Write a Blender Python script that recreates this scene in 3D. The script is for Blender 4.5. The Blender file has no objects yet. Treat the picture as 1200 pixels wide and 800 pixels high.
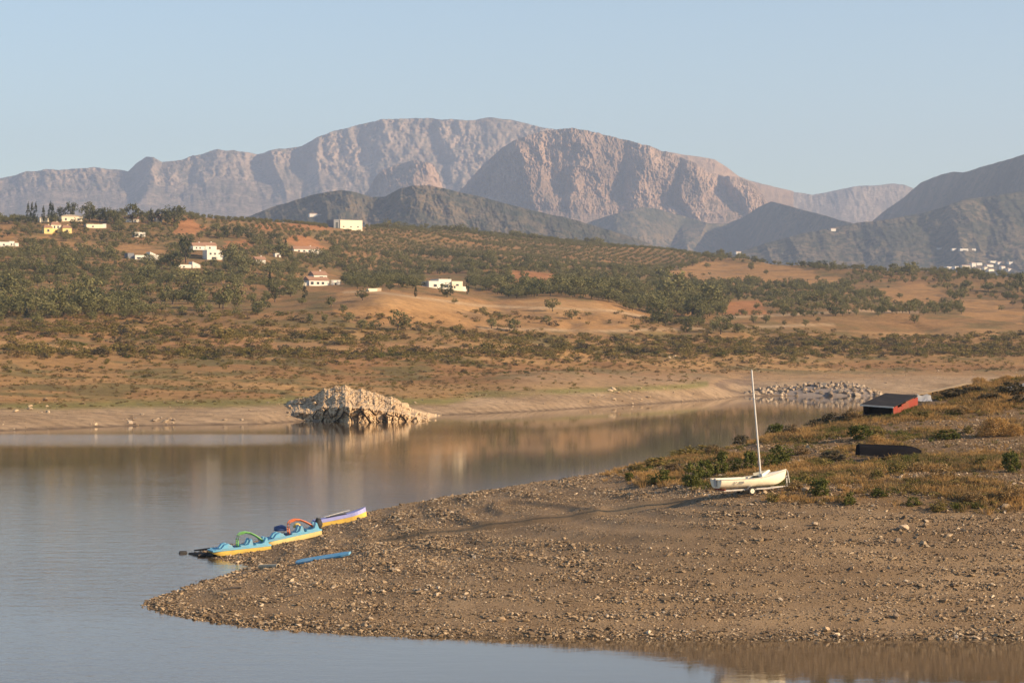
import bpy, bmesh, math, random
import numpy as np
from mathutils import Vector, Matrix, Euler, noise as mnoise

# ------------------------------------------------------------------ camera, sky, sun, exposure
scene = bpy.context.scene
col = scene.collection
F = 2823.0          # focal length in photograph pixels
H = 15.0            # eye height above the lake
cam_d = bpy.data.cameras.new('camera')
cam = bpy.data.objects.new('camera', cam_d)
col.objects.link(cam)
cam.location = (0, 0, H)
cam.rotation_euler = (math.radians(90), 0, 0)
cam_d.sensor_width = 36
cam_d.lens = 36 * F / 1200
cam_d.clip_start = 1
cam_d.clip_end = 40000
scene.camera = cam

SUN_EL = math.radians(24)
SUN_A = math.radians(20)       # towards the camera side of due right
sun_vec = Vector((math.cos(SUN_EL) * math.cos(SUN_A), -math.cos(SUN_EL) * math.sin(SUN_A), math.sin(SUN_EL)))
world = bpy.data.worlds.new('World')
scene.world = world
world.use_nodes = True
wn = world.node_tree
sky = wn.nodes.new('ShaderNodeTexSky')
sky.sky_type = 'NISHITA'
sky.sun_disc = False
sky.sun_elevation = SUN_EL
sky.sun_rotation = math.atan2(sun_vec.x, sun_vec.y)
sky.altitude = 200
sky.air_density = 1.0
sky.dust_density = 0.6
sky.ozone_density = 1.5
bg = wn.nodes['Background']
bg.inputs['Strength'].default_value = 0.088
wn.links.new(sky.outputs[0], bg.inputs['Color'])

sun_d = bpy.data.lights.new('sun', 'SUN')
sun_d.energy = 5.0
sun_d.angle = math.radians(0.5)
sun_d.color = (1.0, 0.745, 0.47)
sun = bpy.data.objects.new('sun', sun_d)
col.objects.link(sun)
sun.rotation_euler = sun_vec.to_track_quat('Z', 'Y').to_euler()
sun.location = (300, -100, 400)

scene.view_settings.view_transform = 'Standard'
scene.view_settings.look = 'None'
scene.view_settings.gamma = 1
scene.view_settings.use_curve_mapping = False
scene.view_settings.exposure = 0.96
scene.render.engine = 'CYCLES'
scene.cycles.use_denoising = True
scene.cycles.max_bounces = 6
scene.cycles.diffuse_bounces = 2
scene.cycles.glossy_bounces = 3
scene.cycles.volume_bounces = 0
scene.cycles.sample_clamp_indirect = 6

R = np.random.RandomState(7)
random.seed(7)

# ------------------------------------------------------------------ numeric helpers
def hash2(ix, iy, seed):
    h = (ix.astype(np.int64) * 374761393 + iy.astype(np.int64) * 668265263 + seed * 982451653) & 0xffffffff
    h = ((h ^ (h >> 13)) * 1274126177) & 0xffffffff
    h = h ^ (h >> 16)
    return (h & 0xffffff) / float(0xffffff)

def vnoise(x, y, seed=0):
    x = np.asarray(x, float); y = np.asarray(y, float)
    x, y = np.broadcast_arrays(x, y)
    ix = np.floor(x); iy = np.floor(y)
    fx = x - ix; fy = y - iy
    fx = fx * fx * fx * (fx * (fx * 6 - 15) + 10); fy = fy * fy * fy * (fy * (fy * 6 - 15) + 10)
    a = hash2(ix, iy, seed); b = hash2(ix + 1, iy, seed)
    c = hash2(ix, iy + 1, seed); d = hash2(ix + 1, iy + 1, seed)
    return (a + (b - a) * fx) * (1 - fy) + (c + (d - c) * fx) * fy

def fbm(x, y, octs=4, seed=0, gain=0.5):
    s = 0; a = 1; t = 0; f = 1.0
    for i in range(octs):
        s = s + a * (vnoise(np.asarray(x) * f + 17.3 * i, np.asarray(y) * f - 9.1 * i, seed + i) * 2 - 1)
        t += a; a *= gain; f *= 2.03
    return s / t

def ridged(x, y, octs=5, seed=0, gain=0.55):
    s = 0; a = 1; t = 0; f = 1.0
    for i in range(octs):
        n = vnoise(np.asarray(x) * f + 7.7 * i, np.asarray(y) * f + 3.1 * i, seed + i) * 2 - 1
        s = s + a * (1 - 2 * np.abs(n)); t += a; a *= gain; f *= 2.07
    return s / t

def P(x, y, D):
    return Vector(((x - 600) / F * D, D, H - (y - 400) * D / F))

def poly_mask(px, py, poly):
    px = np.asarray(px); py = np.asarray(py)
    inside = np.zeros(np.broadcast(px, py).shape, bool)
    n = len(poly)
    for i in range(n):
        x1, y1 = poly[i]; x2, y2 = poly[(i + 1) % n]
        if y1 == y2:
            continue
        c = ((y1 > py) != (y2 > py)) & (px < (x2 - x1) * (py - y1) / (y2 - y1) + x1)
        inside ^= c
    return inside

def sstep(a, b, x):
    t = np.clip((x - a) / (b - a), 0, 1)
    return t * t * (3 - 2 * t)

# ------------------------------------------------------------------ materials
def new_mat(name):
    m = bpy.data.materials.new(name)
    m.use_nodes = True
    nt = m.node_tree
    b = nt.nodes['Principled BSDF']
    return m, nt, b

def nd(nt, kind, **kw):
    n = nt.nodes.new(kind)
    for k, v in kw.items():
        if k.startswith('i_'):
            key = k[2:].replace('_', ' ')
            n.inputs[key].default_value = v
        else:
            setattr(n, k, v)
    return n

def ramp(nt, stops):
    r = nt.nodes.new('ShaderNodeValToRGB')
    e = r.color_ramp.elements
    while len(e) < len(stops):
        e.new(0.5)
    for q, (p, c) in zip(e, stops):
        q.position = p
        q.color = (*c, 1) if len(c) == 3 else c
    return r

def mixc(nt, a, b, fac, mode='MIX'):
    m = nt.nodes.new('ShaderNodeMix')
    m.data_type = 'RGBA'; m.blend_type = mode
    for sock, v in ((m.inputs[6], a), (m.inputs[7], b), (m.inputs[0], fac)):
        if hasattr(v, 'links') or hasattr(v, 'is_linked'):
            nt.links.new(v, sock)
        else:
            sock.default_value = (*v, 1) if isinstance(v, tuple) and len(v) == 3 else v
    return m.outputs[2]

def paint(name, c, rough=0.5, wear=(0.3, 0.25, 0.2), wear_amt=0.35, scale=3.0, bump=0.0, spec=0.4):
    """a plain painted or weathered surface: base colour with dirt blotches of their own shape"""
    m, nt, b = new_mat(name)
    tc = nd(nt, 'ShaderNodeTexCoord')
    n1 = nd(nt, 'ShaderNodeTexNoise', i_Scale=scale, i_Detail=6.0, i_Roughness=0.65)
    nt.links.new(tc.outputs['Object'], n1.inputs['Vector'])
    rp = ramp(nt, [(0.45, (0, 0, 0)), (0.75, (1, 1, 1))])
    nt.links.new(n1.outputs[0], rp.inputs[0])
    mm = nd(nt, 'ShaderNodeMath', operation='MULTIPLY')
    mm.inputs[1].default_value = wear_amt
    nt.links.new(rp.outputs[0], mm.inputs[0])
    o = mixc(nt, c, wear, mm.outputs[0])
    nt.links.new(o, b.inputs['Base Color'])
    b.inputs['Roughness'].default_value = rough
    b.inputs['Specular IOR Level'].default_value = spec
    if bump:
        bp = nd(nt, 'ShaderNodeBump', i_Strength=bump, i_Distance=0.02)
        nt.links.new(n1.outputs[0], bp.inputs['Height'])
        nt.links.new(bp.outputs[0], b.inputs['Normal'])
    return m

def foliage(name, c0, c1, c2, trans=0.25):
    """leaf colour varies leaf by leaf and plant by plant"""
    m, nt, b = new_mat(name)
    oi = nd(nt, 'ShaderNodeObjectInfo')
    geo = nd(nt, 'ShaderNodeNewGeometry')
    rp = ramp(nt, [(0.0, c0), (0.5, c1), (1.0, c2)])
    ad = nd(nt, 'ShaderNodeMath', operation='MULTIPLY_ADD')
    ad.inputs[1].default_value = 0.55
    nt.links.new(geo.outputs['Random Per Island'], ad.inputs[0])
    m2 = nd(nt, 'ShaderNodeMath', operation='MULTIPLY')
    m2.inputs[1].default_value = 0.45
    nt.links.new(oi.outputs['Random'], m2.inputs[0])
    nt.links.new(m2.outputs[0], ad.inputs[2])
    nt.links.new(ad.outputs[0], rp.inputs[0])
    nt.links.new(rp.outputs[0], b.inputs['Base Color'])
    b.inputs['Roughness'].default_value = 0.75
    b.inputs['Specular IOR Level'].default_value = 0.2
    tr = nd(nt, 'ShaderNodeBsdfTranslucent')
    nt.links.new(rp.outputs[0], tr.inputs['Color'])
    mx = nd(nt, 'ShaderNodeMixShader')
    mx.inputs[0].default_value = trans
    nt.links.new(b.outputs[0], mx.inputs[1]); nt.links.new(tr.outputs[0], mx.inputs[2])
    nt.links.new(mx.outputs[0], nt.nodes['Material Output'].inputs['Surface'])
    return m

M = {}
M['olive_leaf'] = foliage('olive_leaf', (0.095, 0.096, 0.036), (0.165, 0.155, 0.06), (0.25, 0.225, 0.098))
M['pine_leaf'] = foliage('pine_leaf', (0.05, 0.058, 0.024), (0.095, 0.098, 0.04), (0.15, 0.14, 0.055))
M['cypress_leaf'] = foliage('cypress_leaf', (0.028, 0.036, 0.02), (0.048, 0.058, 0.03), (0.075, 0.08, 0.04))
M['scrub_leaf'] = foliage('scrub_leaf', (0.13, 0.108, 0.03), (0.20, 0.16, 0.048), (0.29, 0.205, 0.07))
M['dry_leaf'] = foliage('dry_leaf', (0.12, 0.08, 0.036), (0.21, 0.14, 0.062), (0.34, 0.235, 0.11), 0.3)
M['golden_leaf'] = foliage('golden_leaf', (0.34, 0.20, 0.07), (0.44, 0.27, 0.10), (0.52, 0.34, 0.14), 0.35)
M['green_leaf'] = foliage('green_leaf', (0.05, 0.062, 0.012), (0.095, 0.105, 0.02), (0.16, 0.155, 0.04), 0.3)
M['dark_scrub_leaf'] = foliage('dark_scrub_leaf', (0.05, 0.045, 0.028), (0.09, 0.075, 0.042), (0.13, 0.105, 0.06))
M['bark'] = paint('bark', (0.10, 0.075, 0.055), 0.9, (0.05, 0.04, 0.03), 0.6, 2.0)

# ------------------------------------------------------------------ mesh helpers
def link(name, me, mat=None, parent=None):
    o = bpy.data.objects.new(name, me)
    col.objects.link(o)
    if mat is not None and not me.materials:
        me.materials.append(mat)
    if parent is not None:
        o.parent = parent
    return o

def mesh_np(name, verts, faces, smooth=False):
    """verts (N,3) array, faces (M,k) array"""
    verts = np.ascontiguousarray(verts, np.float32); faces = np.ascontiguousarray(faces, np.int32)
    me = bpy.data.meshes.new(name)
    k = faces.shape[1]
    me.vertices.add(len(verts)); me.vertices.foreach_set('co', verts.ravel())
    me.loops.add(faces.size); me.loops.foreach_set('vertex_index', faces.ravel())
    me.polygons.add(len(faces))
    me.polygons.foreach_set('loop_start', np.arange(0, faces.size, k, dtype=np.int32))
    try:
        me.polygons.foreach_set('loop_total', np.full(len(faces), k, np.int32))
    except Exception:
        pass
    me.polygons.foreach_set('use_smooth', np.full(len(faces), smooth, bool))
    me.update(calc_edges=True)
    me.validate()
    return me

def grid_faces(nr, nc):
    i = np.arange(nr - 1)[:, None] * nc + np.arange(nc - 1)[None, :]
    return np.stack([i, i + 1, i + nc + 1, i + nc], -1).reshape(-1, 4)

def tag(o, label=None, cat=None, group=None, kind=None):
    if label: o['label'] = label
    if cat: o['category'] = cat
    if group: o['group'] = group
    if kind: o['kind'] = kind
    return o

def empty(name, loc, rot=(0, 0, 0), label=None, cat=None, group=None):
    e = bpy.data.objects.new(name, None)
    col.objects.link(e)
    e.empty_display_size = 0.2
    e.location = loc
    e.rotation_euler = rot
    return tag(e, label, cat, group)

class MB:
    def __init__(self):
        self.v = []; self.f = []
    def add(self, vs, fs):
        o = len(self.v)
        self.v += [tuple(p) for p in vs]
        self.f += [tuple(i + o for i in f) for f in fs]
        return self
    def box(self, c, s, rot=None):
        hx, hy, hz = s[0] / 2, s[1] / 2, s[2] / 2
        vs = [Vector((x, y, z)) for x in (-hx, hx) for y in (-hy, hy) for z in (-hz, hz)]
        if rot is not None:
            e = Euler(rot).to_matrix()
            vs = [e @ p for p in vs]
        vs = [p + Vector(c) for p in vs]
        return self.add(vs, [(0, 1, 3, 2), (4, 6, 7, 5), (0, 4, 5, 1), (2, 3, 7, 6), (0, 2, 6, 4), (1, 5, 7, 3)])
    def tube(self, path, r, n=8, cap=True):
        path = [Vector(p) for p in path]
        rs = r if isinstance(r, (list, tuple)) else [r] * len(path)
        vs = []; fs = []
        for i, p in enumerate(path):
            d = (path[min(i + 1, len(path) - 1)] - path[max(i - 1, 0)]).normalized()
            up = Vector((0, 0, 1)) if abs(d.z) < 0.95 else Vector((1, 0, 0))
            a = d.cross(up).normalized(); b = a.cross(d).normalized()
            for k in range(n):
                t = 2 * math.pi * k / n
                vs.append(p + (a * math.cos(t) + b * math.sin(t)) * rs[i])
        for i in range(len(path) - 1):
            for k in range(n):
                fs.append((i * n + k, i * n + (k + 1) % n, (i + 1) * n + (k + 1) % n, (i + 1) * n + k))
        if cap:
            fs.append(tuple(range(n))[::-1]); fs.append(tuple((len(path) - 1) * n + k for k in range(n)))
        return self.add(vs, fs)
    def loft(self, secs, closed=False, cap0=False, cap1=False):
        n = len(secs[0]); vs = [p for s in secs for p in s]; fs = []
        for i in range(len(secs) - 1):
            for k in range(n if closed else n - 1):
                fs.append((i * n + k, i * n + (k + 1) % n, (i + 1) * n + (k + 1) % n, (i + 1) * n + k))
        if cap0: fs.append(tuple(range(n))[::-1])
        if cap1: fs.append(tuple((len(secs) - 1) * n + k for k in range(n)))
        return self.add(vs, fs)
    def mesh(self, name, smooth=False, bevel=0.0):
        me = bpy.data.meshes.new(name)
        me.from_pydata(self.v, [], self.f)
        bm = bmesh.new(); bm.from_mesh(me)
        bmesh.ops.recalc_face_normals(bm, faces=bm.faces)
        if bevel:
            bmesh.ops.bevel(bm, geom=[e for e in bm.edges if e.is_manifold and e.calc_face_angle(0) > 0.6], offset=bevel, segments=2, affect='EDGES', profile=0.6)
        bm.to_mesh(me); bm.free()
        for p in me.polygons: p.use_smooth = smooth
        if smooth:
            try: me.set_sharp_from_angle(angle=math.radians(40))
            except Exception: pass
        return me
    def build(self, name, mat, parent=None, smooth=False, bevel=0.0):
        return link(name, self.mesh(name, smooth, bevel), mat, parent)

# ------------------------------------------------------------------ scatter (only for uncountable stuff)
def proto_collection(name, meshes):
    c = bpy.data.collections.new(name)
    for i, me in enumerate(meshes):
        o = bpy.data.objects.new('%s_%02d' % (name, i), me)
        c.objects.link(o)
    return c

def scatter(name, pts, rot, scl, idx, protos, label, cat):
    me = bpy.data.meshes.new(name)
    n = len(pts)
    me.vertices.add(n)
    me.vertices.foreach_set('co', np.ascontiguousarray(pts, np.float32).ravel())
    a = me.attributes.new('rot', 'FLOAT_VECTOR', 'POINT'); a.data.foreach_set('vector', np.ascontiguousarray(rot, np.float32).ravel())
    a = me.attributes.new('scl', 'FLOAT_VECTOR', 'POINT'); a.data.foreach_set('vector', np.ascontiguousarray(scl, np.float32).ravel())
    a = me.attributes.new('idx', 'INT', 'POINT'); a.data.foreach_set('value', np.ascontiguousarray(idx, np.int32))
    o = bpy.data.objects.new(name, me)
    col.objects.link(o)
    ng = bpy.data.node_groups.new(name + '_nodes', 'GeometryNodeTree')
    ng.interface.new_socket('Geometry', in_out='INPUT', socket_type='NodeSocketGeometry')
    ng.interface.new_socket('Geometry', in_out='OUTPUT', socket_type='NodeSocketGeometry')
    gi = ng.nodes.new('NodeGroupInput'); go = ng.nodes.new('NodeGroupOutput')
    ci = ng.nodes.new('GeometryNodeCollectionInfo')
    ci.inputs['Collection'].default_value = protos
    ci.inputs['Separate Children'].default_value = True
    ci.inputs['Reset Children'].default_value = True
    ip = ng.nodes.new('GeometryNodeInstanceOnPoints')
    ip.inputs['Pick Instance'].default_value = True
    def attr(nm, ty):
        q = ng.nodes.new('GeometryNodeInputNamedAttribute'); q.data_type = ty
        q.inputs['Name'].default_value = nm
        return q.outputs['Attribute']
    ng.links.new(gi.outputs[0], ip.inputs['Points'])
    ng.links.new(ci.outputs[0], ip.inputs['Instance'])
    ng.links.new(attr('idx', 'INT'), ip.inputs['Instance Index'])
    ng.links.new(attr('rot', 'FLOAT_VECTOR'), ip.inputs['Rotation'])
    ng.links.new(attr('scl', 'FLOAT_VECTOR'), ip.inputs['Scale'])
    ng.links.new(ip.outputs[0], go.inputs[0])
    md = o.modifiers.new('scatter', 'NODES'); md.node_group = ng
    return tag(o, label, cat, kind='stuff')

# ------------------------------------------------------------------ near bank: height function
def Dw(y):                       # distance of a point of the water surface seen at image row y
    return H * F / (y - 400.0)
ctl = []
def cz(x, D, z): ctl.append(((x - 600) / F * D, D, z))
for x, y in [(170, 705), (172, 711), (190, 717), (220, 723), (250, 728), (300, 734), (350, 738), (430, 743), (520, 746), (610, 747.5), (700, 748), (800, 749), (900, 749), (1000, 748.5), (1100, 748.5), (1200, 749), (1330, 749), (1450, 749),
             (190, 698), (215, 690), (250, 679), (285, 668), (292, 664), (285, 661), (265, 656), (245, 651), (234, 648)]:
    cz(x, Dw(y), 0.0)
for x in (100, 200, 300, 400, 500, 650, 800, 950, 1100, 1250, 1450): cz(x, 112, -1.2)
for x, D, z in [(110, 137, -.7), (130, 150, -.7), (200, 160, -.45), (180, 172, -.6), (240, 159.8, -.22), (262, 159.8, -.15), (225, 178, -.5), (300, 184, -.35), (370, 195, -.35), (440, 207, -.35), (520, 222, -.6),
                (210, 139, .32), (240, 140, .6), (300, 143, .95), (350, 146, 1.15), (300, 152, .45), (330, 160, .6), (360, 155, 1.0),
                (270, 169, .14), (300, 169, .38), (310, 175, .42), (345, 171, .75), (373, 173, 1.1), (400, 178, 1.5), (428, 183, 1.84), (428, 192, 1.2),
                (450, 134, 1.2), (450, 142, 1.7), (450, 152, 1.9), (450, 165, 1.95), (455, 180, 2.2),
                (600, 130, 1.2), (600, 140, 2.35), (600, 150, 3.0), (600, 158, 3.25), (600, 168, 3.6), (600, 180, 4.0), (600, 205, 1.2), (600, 228, -.8),
                (720, 130, 1.45), (720, 140, 2.9), (720, 150, 4.0), (720, 160, 4.3), (720, 170, 4.65), (720, 182, 5.0), (720, 208, 2.5), (720, 240, -1),
                (520, 182, 3.05), (520, 160, 2.55), (520, 145, 2.1),
                (870, 130, 1.6), (870, 139, 3.6), (870, 147, 5.15), (870, 152, 5.45), (870, 162, 5.75), (870, 180, 6.15), (870, 200, 6.45), (870, 228, 3.2), (870, 265, -1),
                (1000, 130, 1.7), (1000, 139, 3.8), (1000, 146, 5.4), (1000, 152, 5.9), (1000, 165, 6.25), (1000, 185, 7.1), (1000, 215, 8.3), (1000, 245, 5), (1000, 290, -1),
                (1200, 130, 1.7), (1200, 139, 4.1), (1200, 145, 5.5), (1200, 152, 6.2), (1200, 165, 6.9), (1200, 200, 9.1), (1200, 237, 11.4), (1200, 265, 9), (1200, 320, -1),
                (1100, 228, 9.9), (1330, 130, 1.8), (1330, 150, 5.9), (1330, 200, 9.6), (1330, 240, 12.2), (1330, 330, 0), (1450, 130, 1.9), (1450, 150, 6.2), (1450, 200, 10.2), (1450, 240, 13), (1450, 335, 0)]:
    cz(x, D, z)
ctl = np.array(ctl)
def _tps_fit(c, reg=0.6):
    n = len(c)
    d = np.linalg.norm(c[:, None, :2] - c[None, :, :2], axis=2)
    K = np.where(d > 0, d * d * np.log(d + 1e-12), 0) + np.eye(n) * reg
    Pm = np.c_[np.ones(n), c[:, :2]]
    A = np.zeros((n + 3, n + 3)); A[:n, :n] = K; A[:n, n:] = Pm; A[n:, :n] = Pm.T
    return np.linalg.solve(A, np.r_[c[:, 2], 0, 0, 0])
_w = _tps_fit(ctl)
ruts = [[(700, 602), (650, 611), (600, 616), (565, 614), (545, 607), (541, 601), (549, 596), (560, 594)],
        [(700, 600), (675, 594), (640, 590), (600, 587), (582, 589), (580, 596), (592, 602)]]
def near_base(X, Y):
    X = np.asarray(X, float); Y = np.asarray(Y, float)
    sh = X.shape; x = X.ravel(); y = Y.ravel()
    z = np.full(x.shape, _w[-3]) + _w[-2] * x + _w[-1] * y
    for i in range(len(ctl)):
        d2 = (x - ctl[i, 0]) ** 2 + (y - ctl[i, 1]) ** 2
        z += _w[i] * 0.5 * d2 * np.log(d2 + 1e-12)
    return z.reshape(sh)
def near_z(X, Y, fine=True):
    z = near_base(X, Y)
    land = sstep(-0.1, 0.8, z)
    z = z + land * (0.07 * fbm(np.asarray(X) * 0.35, np.asarray(Y) * 0.35, 3, 3) + 0.05 * np.sin(z * 2 * math.pi / 0.55 + 2 * fbm(np.asarray(X) * .1, np.asarray(Y) * .1, 2, 5)))
    z = z + shadow_step(np.asarray(X, float), np.asarray(Y, float))
    if fine:
        z = z + 0.028 * fbm(np.asarray(X) * 1.6, np.asarray(Y) * 1.6, 3, 9)
    return z
# low step added along the mast's shadow line so the shadow shows larger
def shadow_step(X, Y):
    yl = np.interp(X, BX, BY)
    return .24 * np.tanh((Y - yl) / .36) * np.exp(-((Y - yl) / 2.2) ** 2) * sstep(BX[0] - 2.5, BX[0] + 1, X) * sstep(BX[-1] + 1.5, BX[-1] - 1, X)
BX = np.array([0.0, 1.0]); BY = np.array([900.0, 900.0])
_mast_foot = None
def near_hit(x, y, Dmin=118, Dmax=330):
    """point of the near bank met by the sight line through image point x, y"""
    Ds = np.arange(Dmin, Dmax, 0.25)
    z = near_z((x - 600) / F * Ds, Ds)
    ys = 400 + (H - np.maximum(z, 0)) * F / Ds
    k = np.argmax(ys <= y)
    if not (ys <= y).any(): k = len(Ds) - 1
    D = Ds[k]
    return Vector(((x - 600) / F * D, D, max(float(z[k]), 0)))
_b = near_hit(880, 579)
_E = Euler((0, math.radians(-2), math.radians(25))).to_matrix()
_pts = []
for _h in np.linspace(1.2, 7.35, 14):                    # where the mast's shadow falls; the added step follows it
    _q = _b + Vector((0, 0, .4)) + _E @ Vector((.72 - .065 * max(0, _h - .9), 0, _h))
    _t = _h / math.tan(SUN_EL)
    for _ in range(6):
        _e = _q - Vector((sun_vec.x, sun_vec.y, 0)).normalized() * _t
        _t = (_q.z - float(near_z(np.array(_e.x), np.array(_e.y), False))) / math.tan(SUN_EL)
    _pts.append((_e.x, _e.y))
_pts.sort()
BX = np.array([p[0] for p in _pts]); BY = np.array([p[1] for p in _pts])
rut_lines = []
for r in ruts:
    pts = [near_hit(x, y) for x, y in r]
    dense = []
    for a, b in zip(pts[:-1], pts[1:]):
        for t in np.linspace(0, 1, 30, endpoint=False): dense.append(a.lerp(b, t))
    rut_lines.append(np.array([(p.x, p.y) for p in dense]))

gx = np.concatenate([np.arange(-42, 42, 0.22), np.arange(42, 92, 0.6)])
gy = np.concatenate([np.arange(108, 190, 0.25), np.arange(190, 250, 0.6), np.arange(250, 345, 2.0)])
GX, GY = np.meshgrid(gx, gy)
GZ = near_z(GX, GY)
def rut_height(X, Y):
    h = np.zeros_like(X)
    near = (X > -8) & (X < 9) & (Y > 140) & (Y < 182)
    xs = X[near]; ys = Y[near]
    best = np.full(xs.shape, 9.0)
    for L in rut_lines:
        for i in range(0, len(L), 3):
            best = np.minimum(best, (xs - L[i, 0]) ** 2 + (ys - L[i, 1]) ** 2)
    d = np.sqrt(best)
    h[near] = 0.10 * np.exp(-(d / 0.32) ** 2) - 0.06 * np.exp(-((d - 0.9) / 0.45) ** 2)
    return h
GZ += rut_height(GX, GY)
img_x = 600 + F * GX / GY
img_y = 400 + (H - GZ) * F / GY
# share of vegetation on the bank: the upper part on the right
def veg_mask(x, y, X, Y):
    lim = np.interp(x, [700, 760, 830, 930, 1000, 1100, 1200, 1400], [556, 570, 574, 590, 594, 597, 598, 600])
    return sstep(6, -8, y - lim + 9 * fbm(np.asarray(X) * .3, np.asarray(Y) * .3, 3, 41)) * sstep(690, 740, x)
VEG = veg_mask(img_x, img_y, GX, GY)
near_me = mesh_np('near_bank', np.stack([GX, GY, GZ], -1).reshape(-1, 3), grid_faces(*GX.shape), True)
at = near_me.attributes.new('veg', 'FLOAT', 'POINT'); at.data.foreach_set('value', VEG.astype(np.float32).ravel())
m, nt, b = new_mat('gravel_ground')
tc = nd(nt, 'ShaderNodeTexCoord')
n1 = nd(nt, 'ShaderNodeTexNoise', i_Scale=0.22, i_Detail=6.0); n2 = nd(nt, 'ShaderNodeTexNoise', i_Scale=9.0, i_Detail=8.0, i_Roughness=0.75)
vo = nd(nt, 'ShaderNodeTexVoronoi', i_Scale=7.0)
for n in (n1, n2, vo): nt.links.new(tc.outputs['Object'], n.inputs['Vector'])
rp = ramp(nt, [(0.3, (0.185, 0.127, 0.074)), (0.5, (0.25, 0.175, 0.103)), (0.7, (0.31, 0.222, 0.133))])
nt.links.new(n1.outputs[0], rp.inputs[0])
rp2 = ramp(nt, [(0.3, (0.6, 0.58, 0.56)), (0.7, (1.15, 1.12, 1.08))])
nt.links.new(n2.outputs[0], rp2.inputs[0])
c = mixc(nt, rp.outputs[0], rp2.outputs[0], 0.8, 'MULTIPLY')
rpv = ramp(nt, [(0.35, (0.10, 0.065, 0.036)), (0.5, (0.21, 0.13, 0.065)), (0.65, (0.13, 0.095, 0.045))])
nt.links.new(n2.outputs[0], rpv.inputs[0])
av = nd(nt, 'ShaderNodeAttribute', attribute_name='veg')
c = mixc(nt, c, rpv.outputs[0], av.outputs['Fac'])
sx = nd(nt, 'ShaderNodeSeparateXYZ'); nt.links.new(tc.outputs['Object'], sx.inputs[0])
wet = nd(nt, 'ShaderNodeMapRange'); wet.inputs[1].default_value = 0.05; wet.inputs[2].default_value = 0.22; wet.inputs[3].default_value = 0.45; wet.inputs[4].default_value = 1.0
nt.links.new(sx.outputs['Z'], wet.inputs[0])
cw = nd(nt, 'ShaderNodeCombineColor'); [nt.links.new(wet.outputs[0], cw.inputs[k]) for k in range(3)]
c = mixc(nt, c, cw.outputs[0], 1.0, 'MULTIPLY')
nt.links.new(c, b.inputs['Base Color'])
b.inputs['Roughness'].default_value = 0.95; b.inputs['Specular IOR Level'].default_value = 0.15
bp = nd(nt, 'ShaderNodeBump', i_Strength=0.9, i_Distance=0.05); nt.links.new(n2.outputs[0], bp.inputs['Height'])
nt.links.new(bp.outputs[0], b.inputs['Normal'])
tag(link('ground', near_me, m), 'gravel spit running out into the lake', kind='structure')

# ------------------------------------------------------------------ lake
m, nt, b = new_mat('lake_water')
tc = nd(nt, 'ShaderNodeTexCoord')
sx = nd(nt, 'ShaderNodeSeparateXYZ'); nt.links.new(tc.outputs['Object'], sx.inputs[0])
mp = nd(nt, 'ShaderNodeMapping'); mp.inputs['Scale'].default_value = (0.75, 1.25, 1)
nt.links.new(tc.outputs['Object'], mp.inputs[0])
w1 = nd(nt, 'ShaderNodeTexNoise', i_Scale=0.55, i_Detail=3.0, i_Roughness=0.55)
w2 = nd(nt, 'ShaderNodeTexNoise', i_Scale=3.0, i_Detail=3.0, i_Roughness=0.6)
big = nd(nt, 'ShaderNodeTexNoise', i_Scale=0.02, i_Detail=2.0)
for n in (w1, w2, big): nt.links.new(mp.outputs[0], n.inputs['Vector'])
add = nd(nt, 'ShaderNodeMath', operation='MULTIPLY_ADD'); add.inputs[1].default_value = 0.34
nt.links.new(w2.outputs[0], add.inputs[0]); nt.links.new(w1.outputs[0], add.inputs[2])
# calm in the lee of the spit and under the far bank, ruffled in the open
def mrange(src, a, b_, c_, d_):
    r = nd(nt, 'ShaderNodeMapRange'); r.interpolation_type = 'SMOOTHSTEP'
    for i, v in zip((1, 2, 3, 4), (a, b_, c_, d_)): r.inputs[i].default_value = v
    nt.links.new(src, r.inputs[0]); return r.outputs[0]
def mul(a, b_):
    q = nd(nt, 'ShaderNodeMath', operation='MULTIPLY')
    for i, v in enumerate((a, b_)):
        if isinstance(v, (int, float)): q.inputs[i].default_value = v
        else: nt.links.new(v, q.inputs[i])
    return q.outputs[0]
def addn(a, b_):
    q = nd(nt, 'ShaderNodeMath', operation='ADD')
    for i, v in enumerate((a, b_)):
        if isinstance(v, (int, float)): q.inputs[i].default_value = v
        else: nt.links.new(v, q.inputs[i])
    return q.outputs[0]
lee = mrange(sx.outputs['X'], -16.0, -1.0, 1.0, 0.14)
patch = mrange(big.outputs[0], 0.35, 0.65, 0.7, 1.2)
far = mrange(sx.outputs['Y'], 150.0, 300.0, 1.0, 0.24)
strg = mul(mul(lee, patch), far)
# cat's paw of wind under the left bank
py = mul(mrange(sx.outputs['Y'], 335.0, 372.0, 0.0, 1.0), mrange(sx.outputs['Y'], 380.0, 396.0, 1.0, 0.0))
px = mrange(sx.outputs['X'], -45.0, -22.0, 1.0, 0.0)
strg = addn(strg, mul(mul(py, px), 1.6))
bp = nd(nt, 'ShaderNodeBump', i_Distance=0.034)
nt.links.new(strg, bp.inputs['Strength']); nt.links.new(add.outputs[0], bp.inputs['Height'])
nt.links.new(bp.outputs[0], b.inputs['Normal'])
b.inputs['Base Color'].default_value = (0.085, 0.058, 0.032, 1)
b.inputs['Roughness'].default_value = 0.04
b.inputs['IOR'].default_value = 1.333
me = mesh_np('lake', np.array([(-2600, -200, 0), (2600, -200, 0), (2600, 1500, 0), (-2600, 1500, 0)]), np.array([[0, 1, 2, 3]]))
tag(link('water', me, m), 'calm brown reservoir lake', kind='structure')

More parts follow.
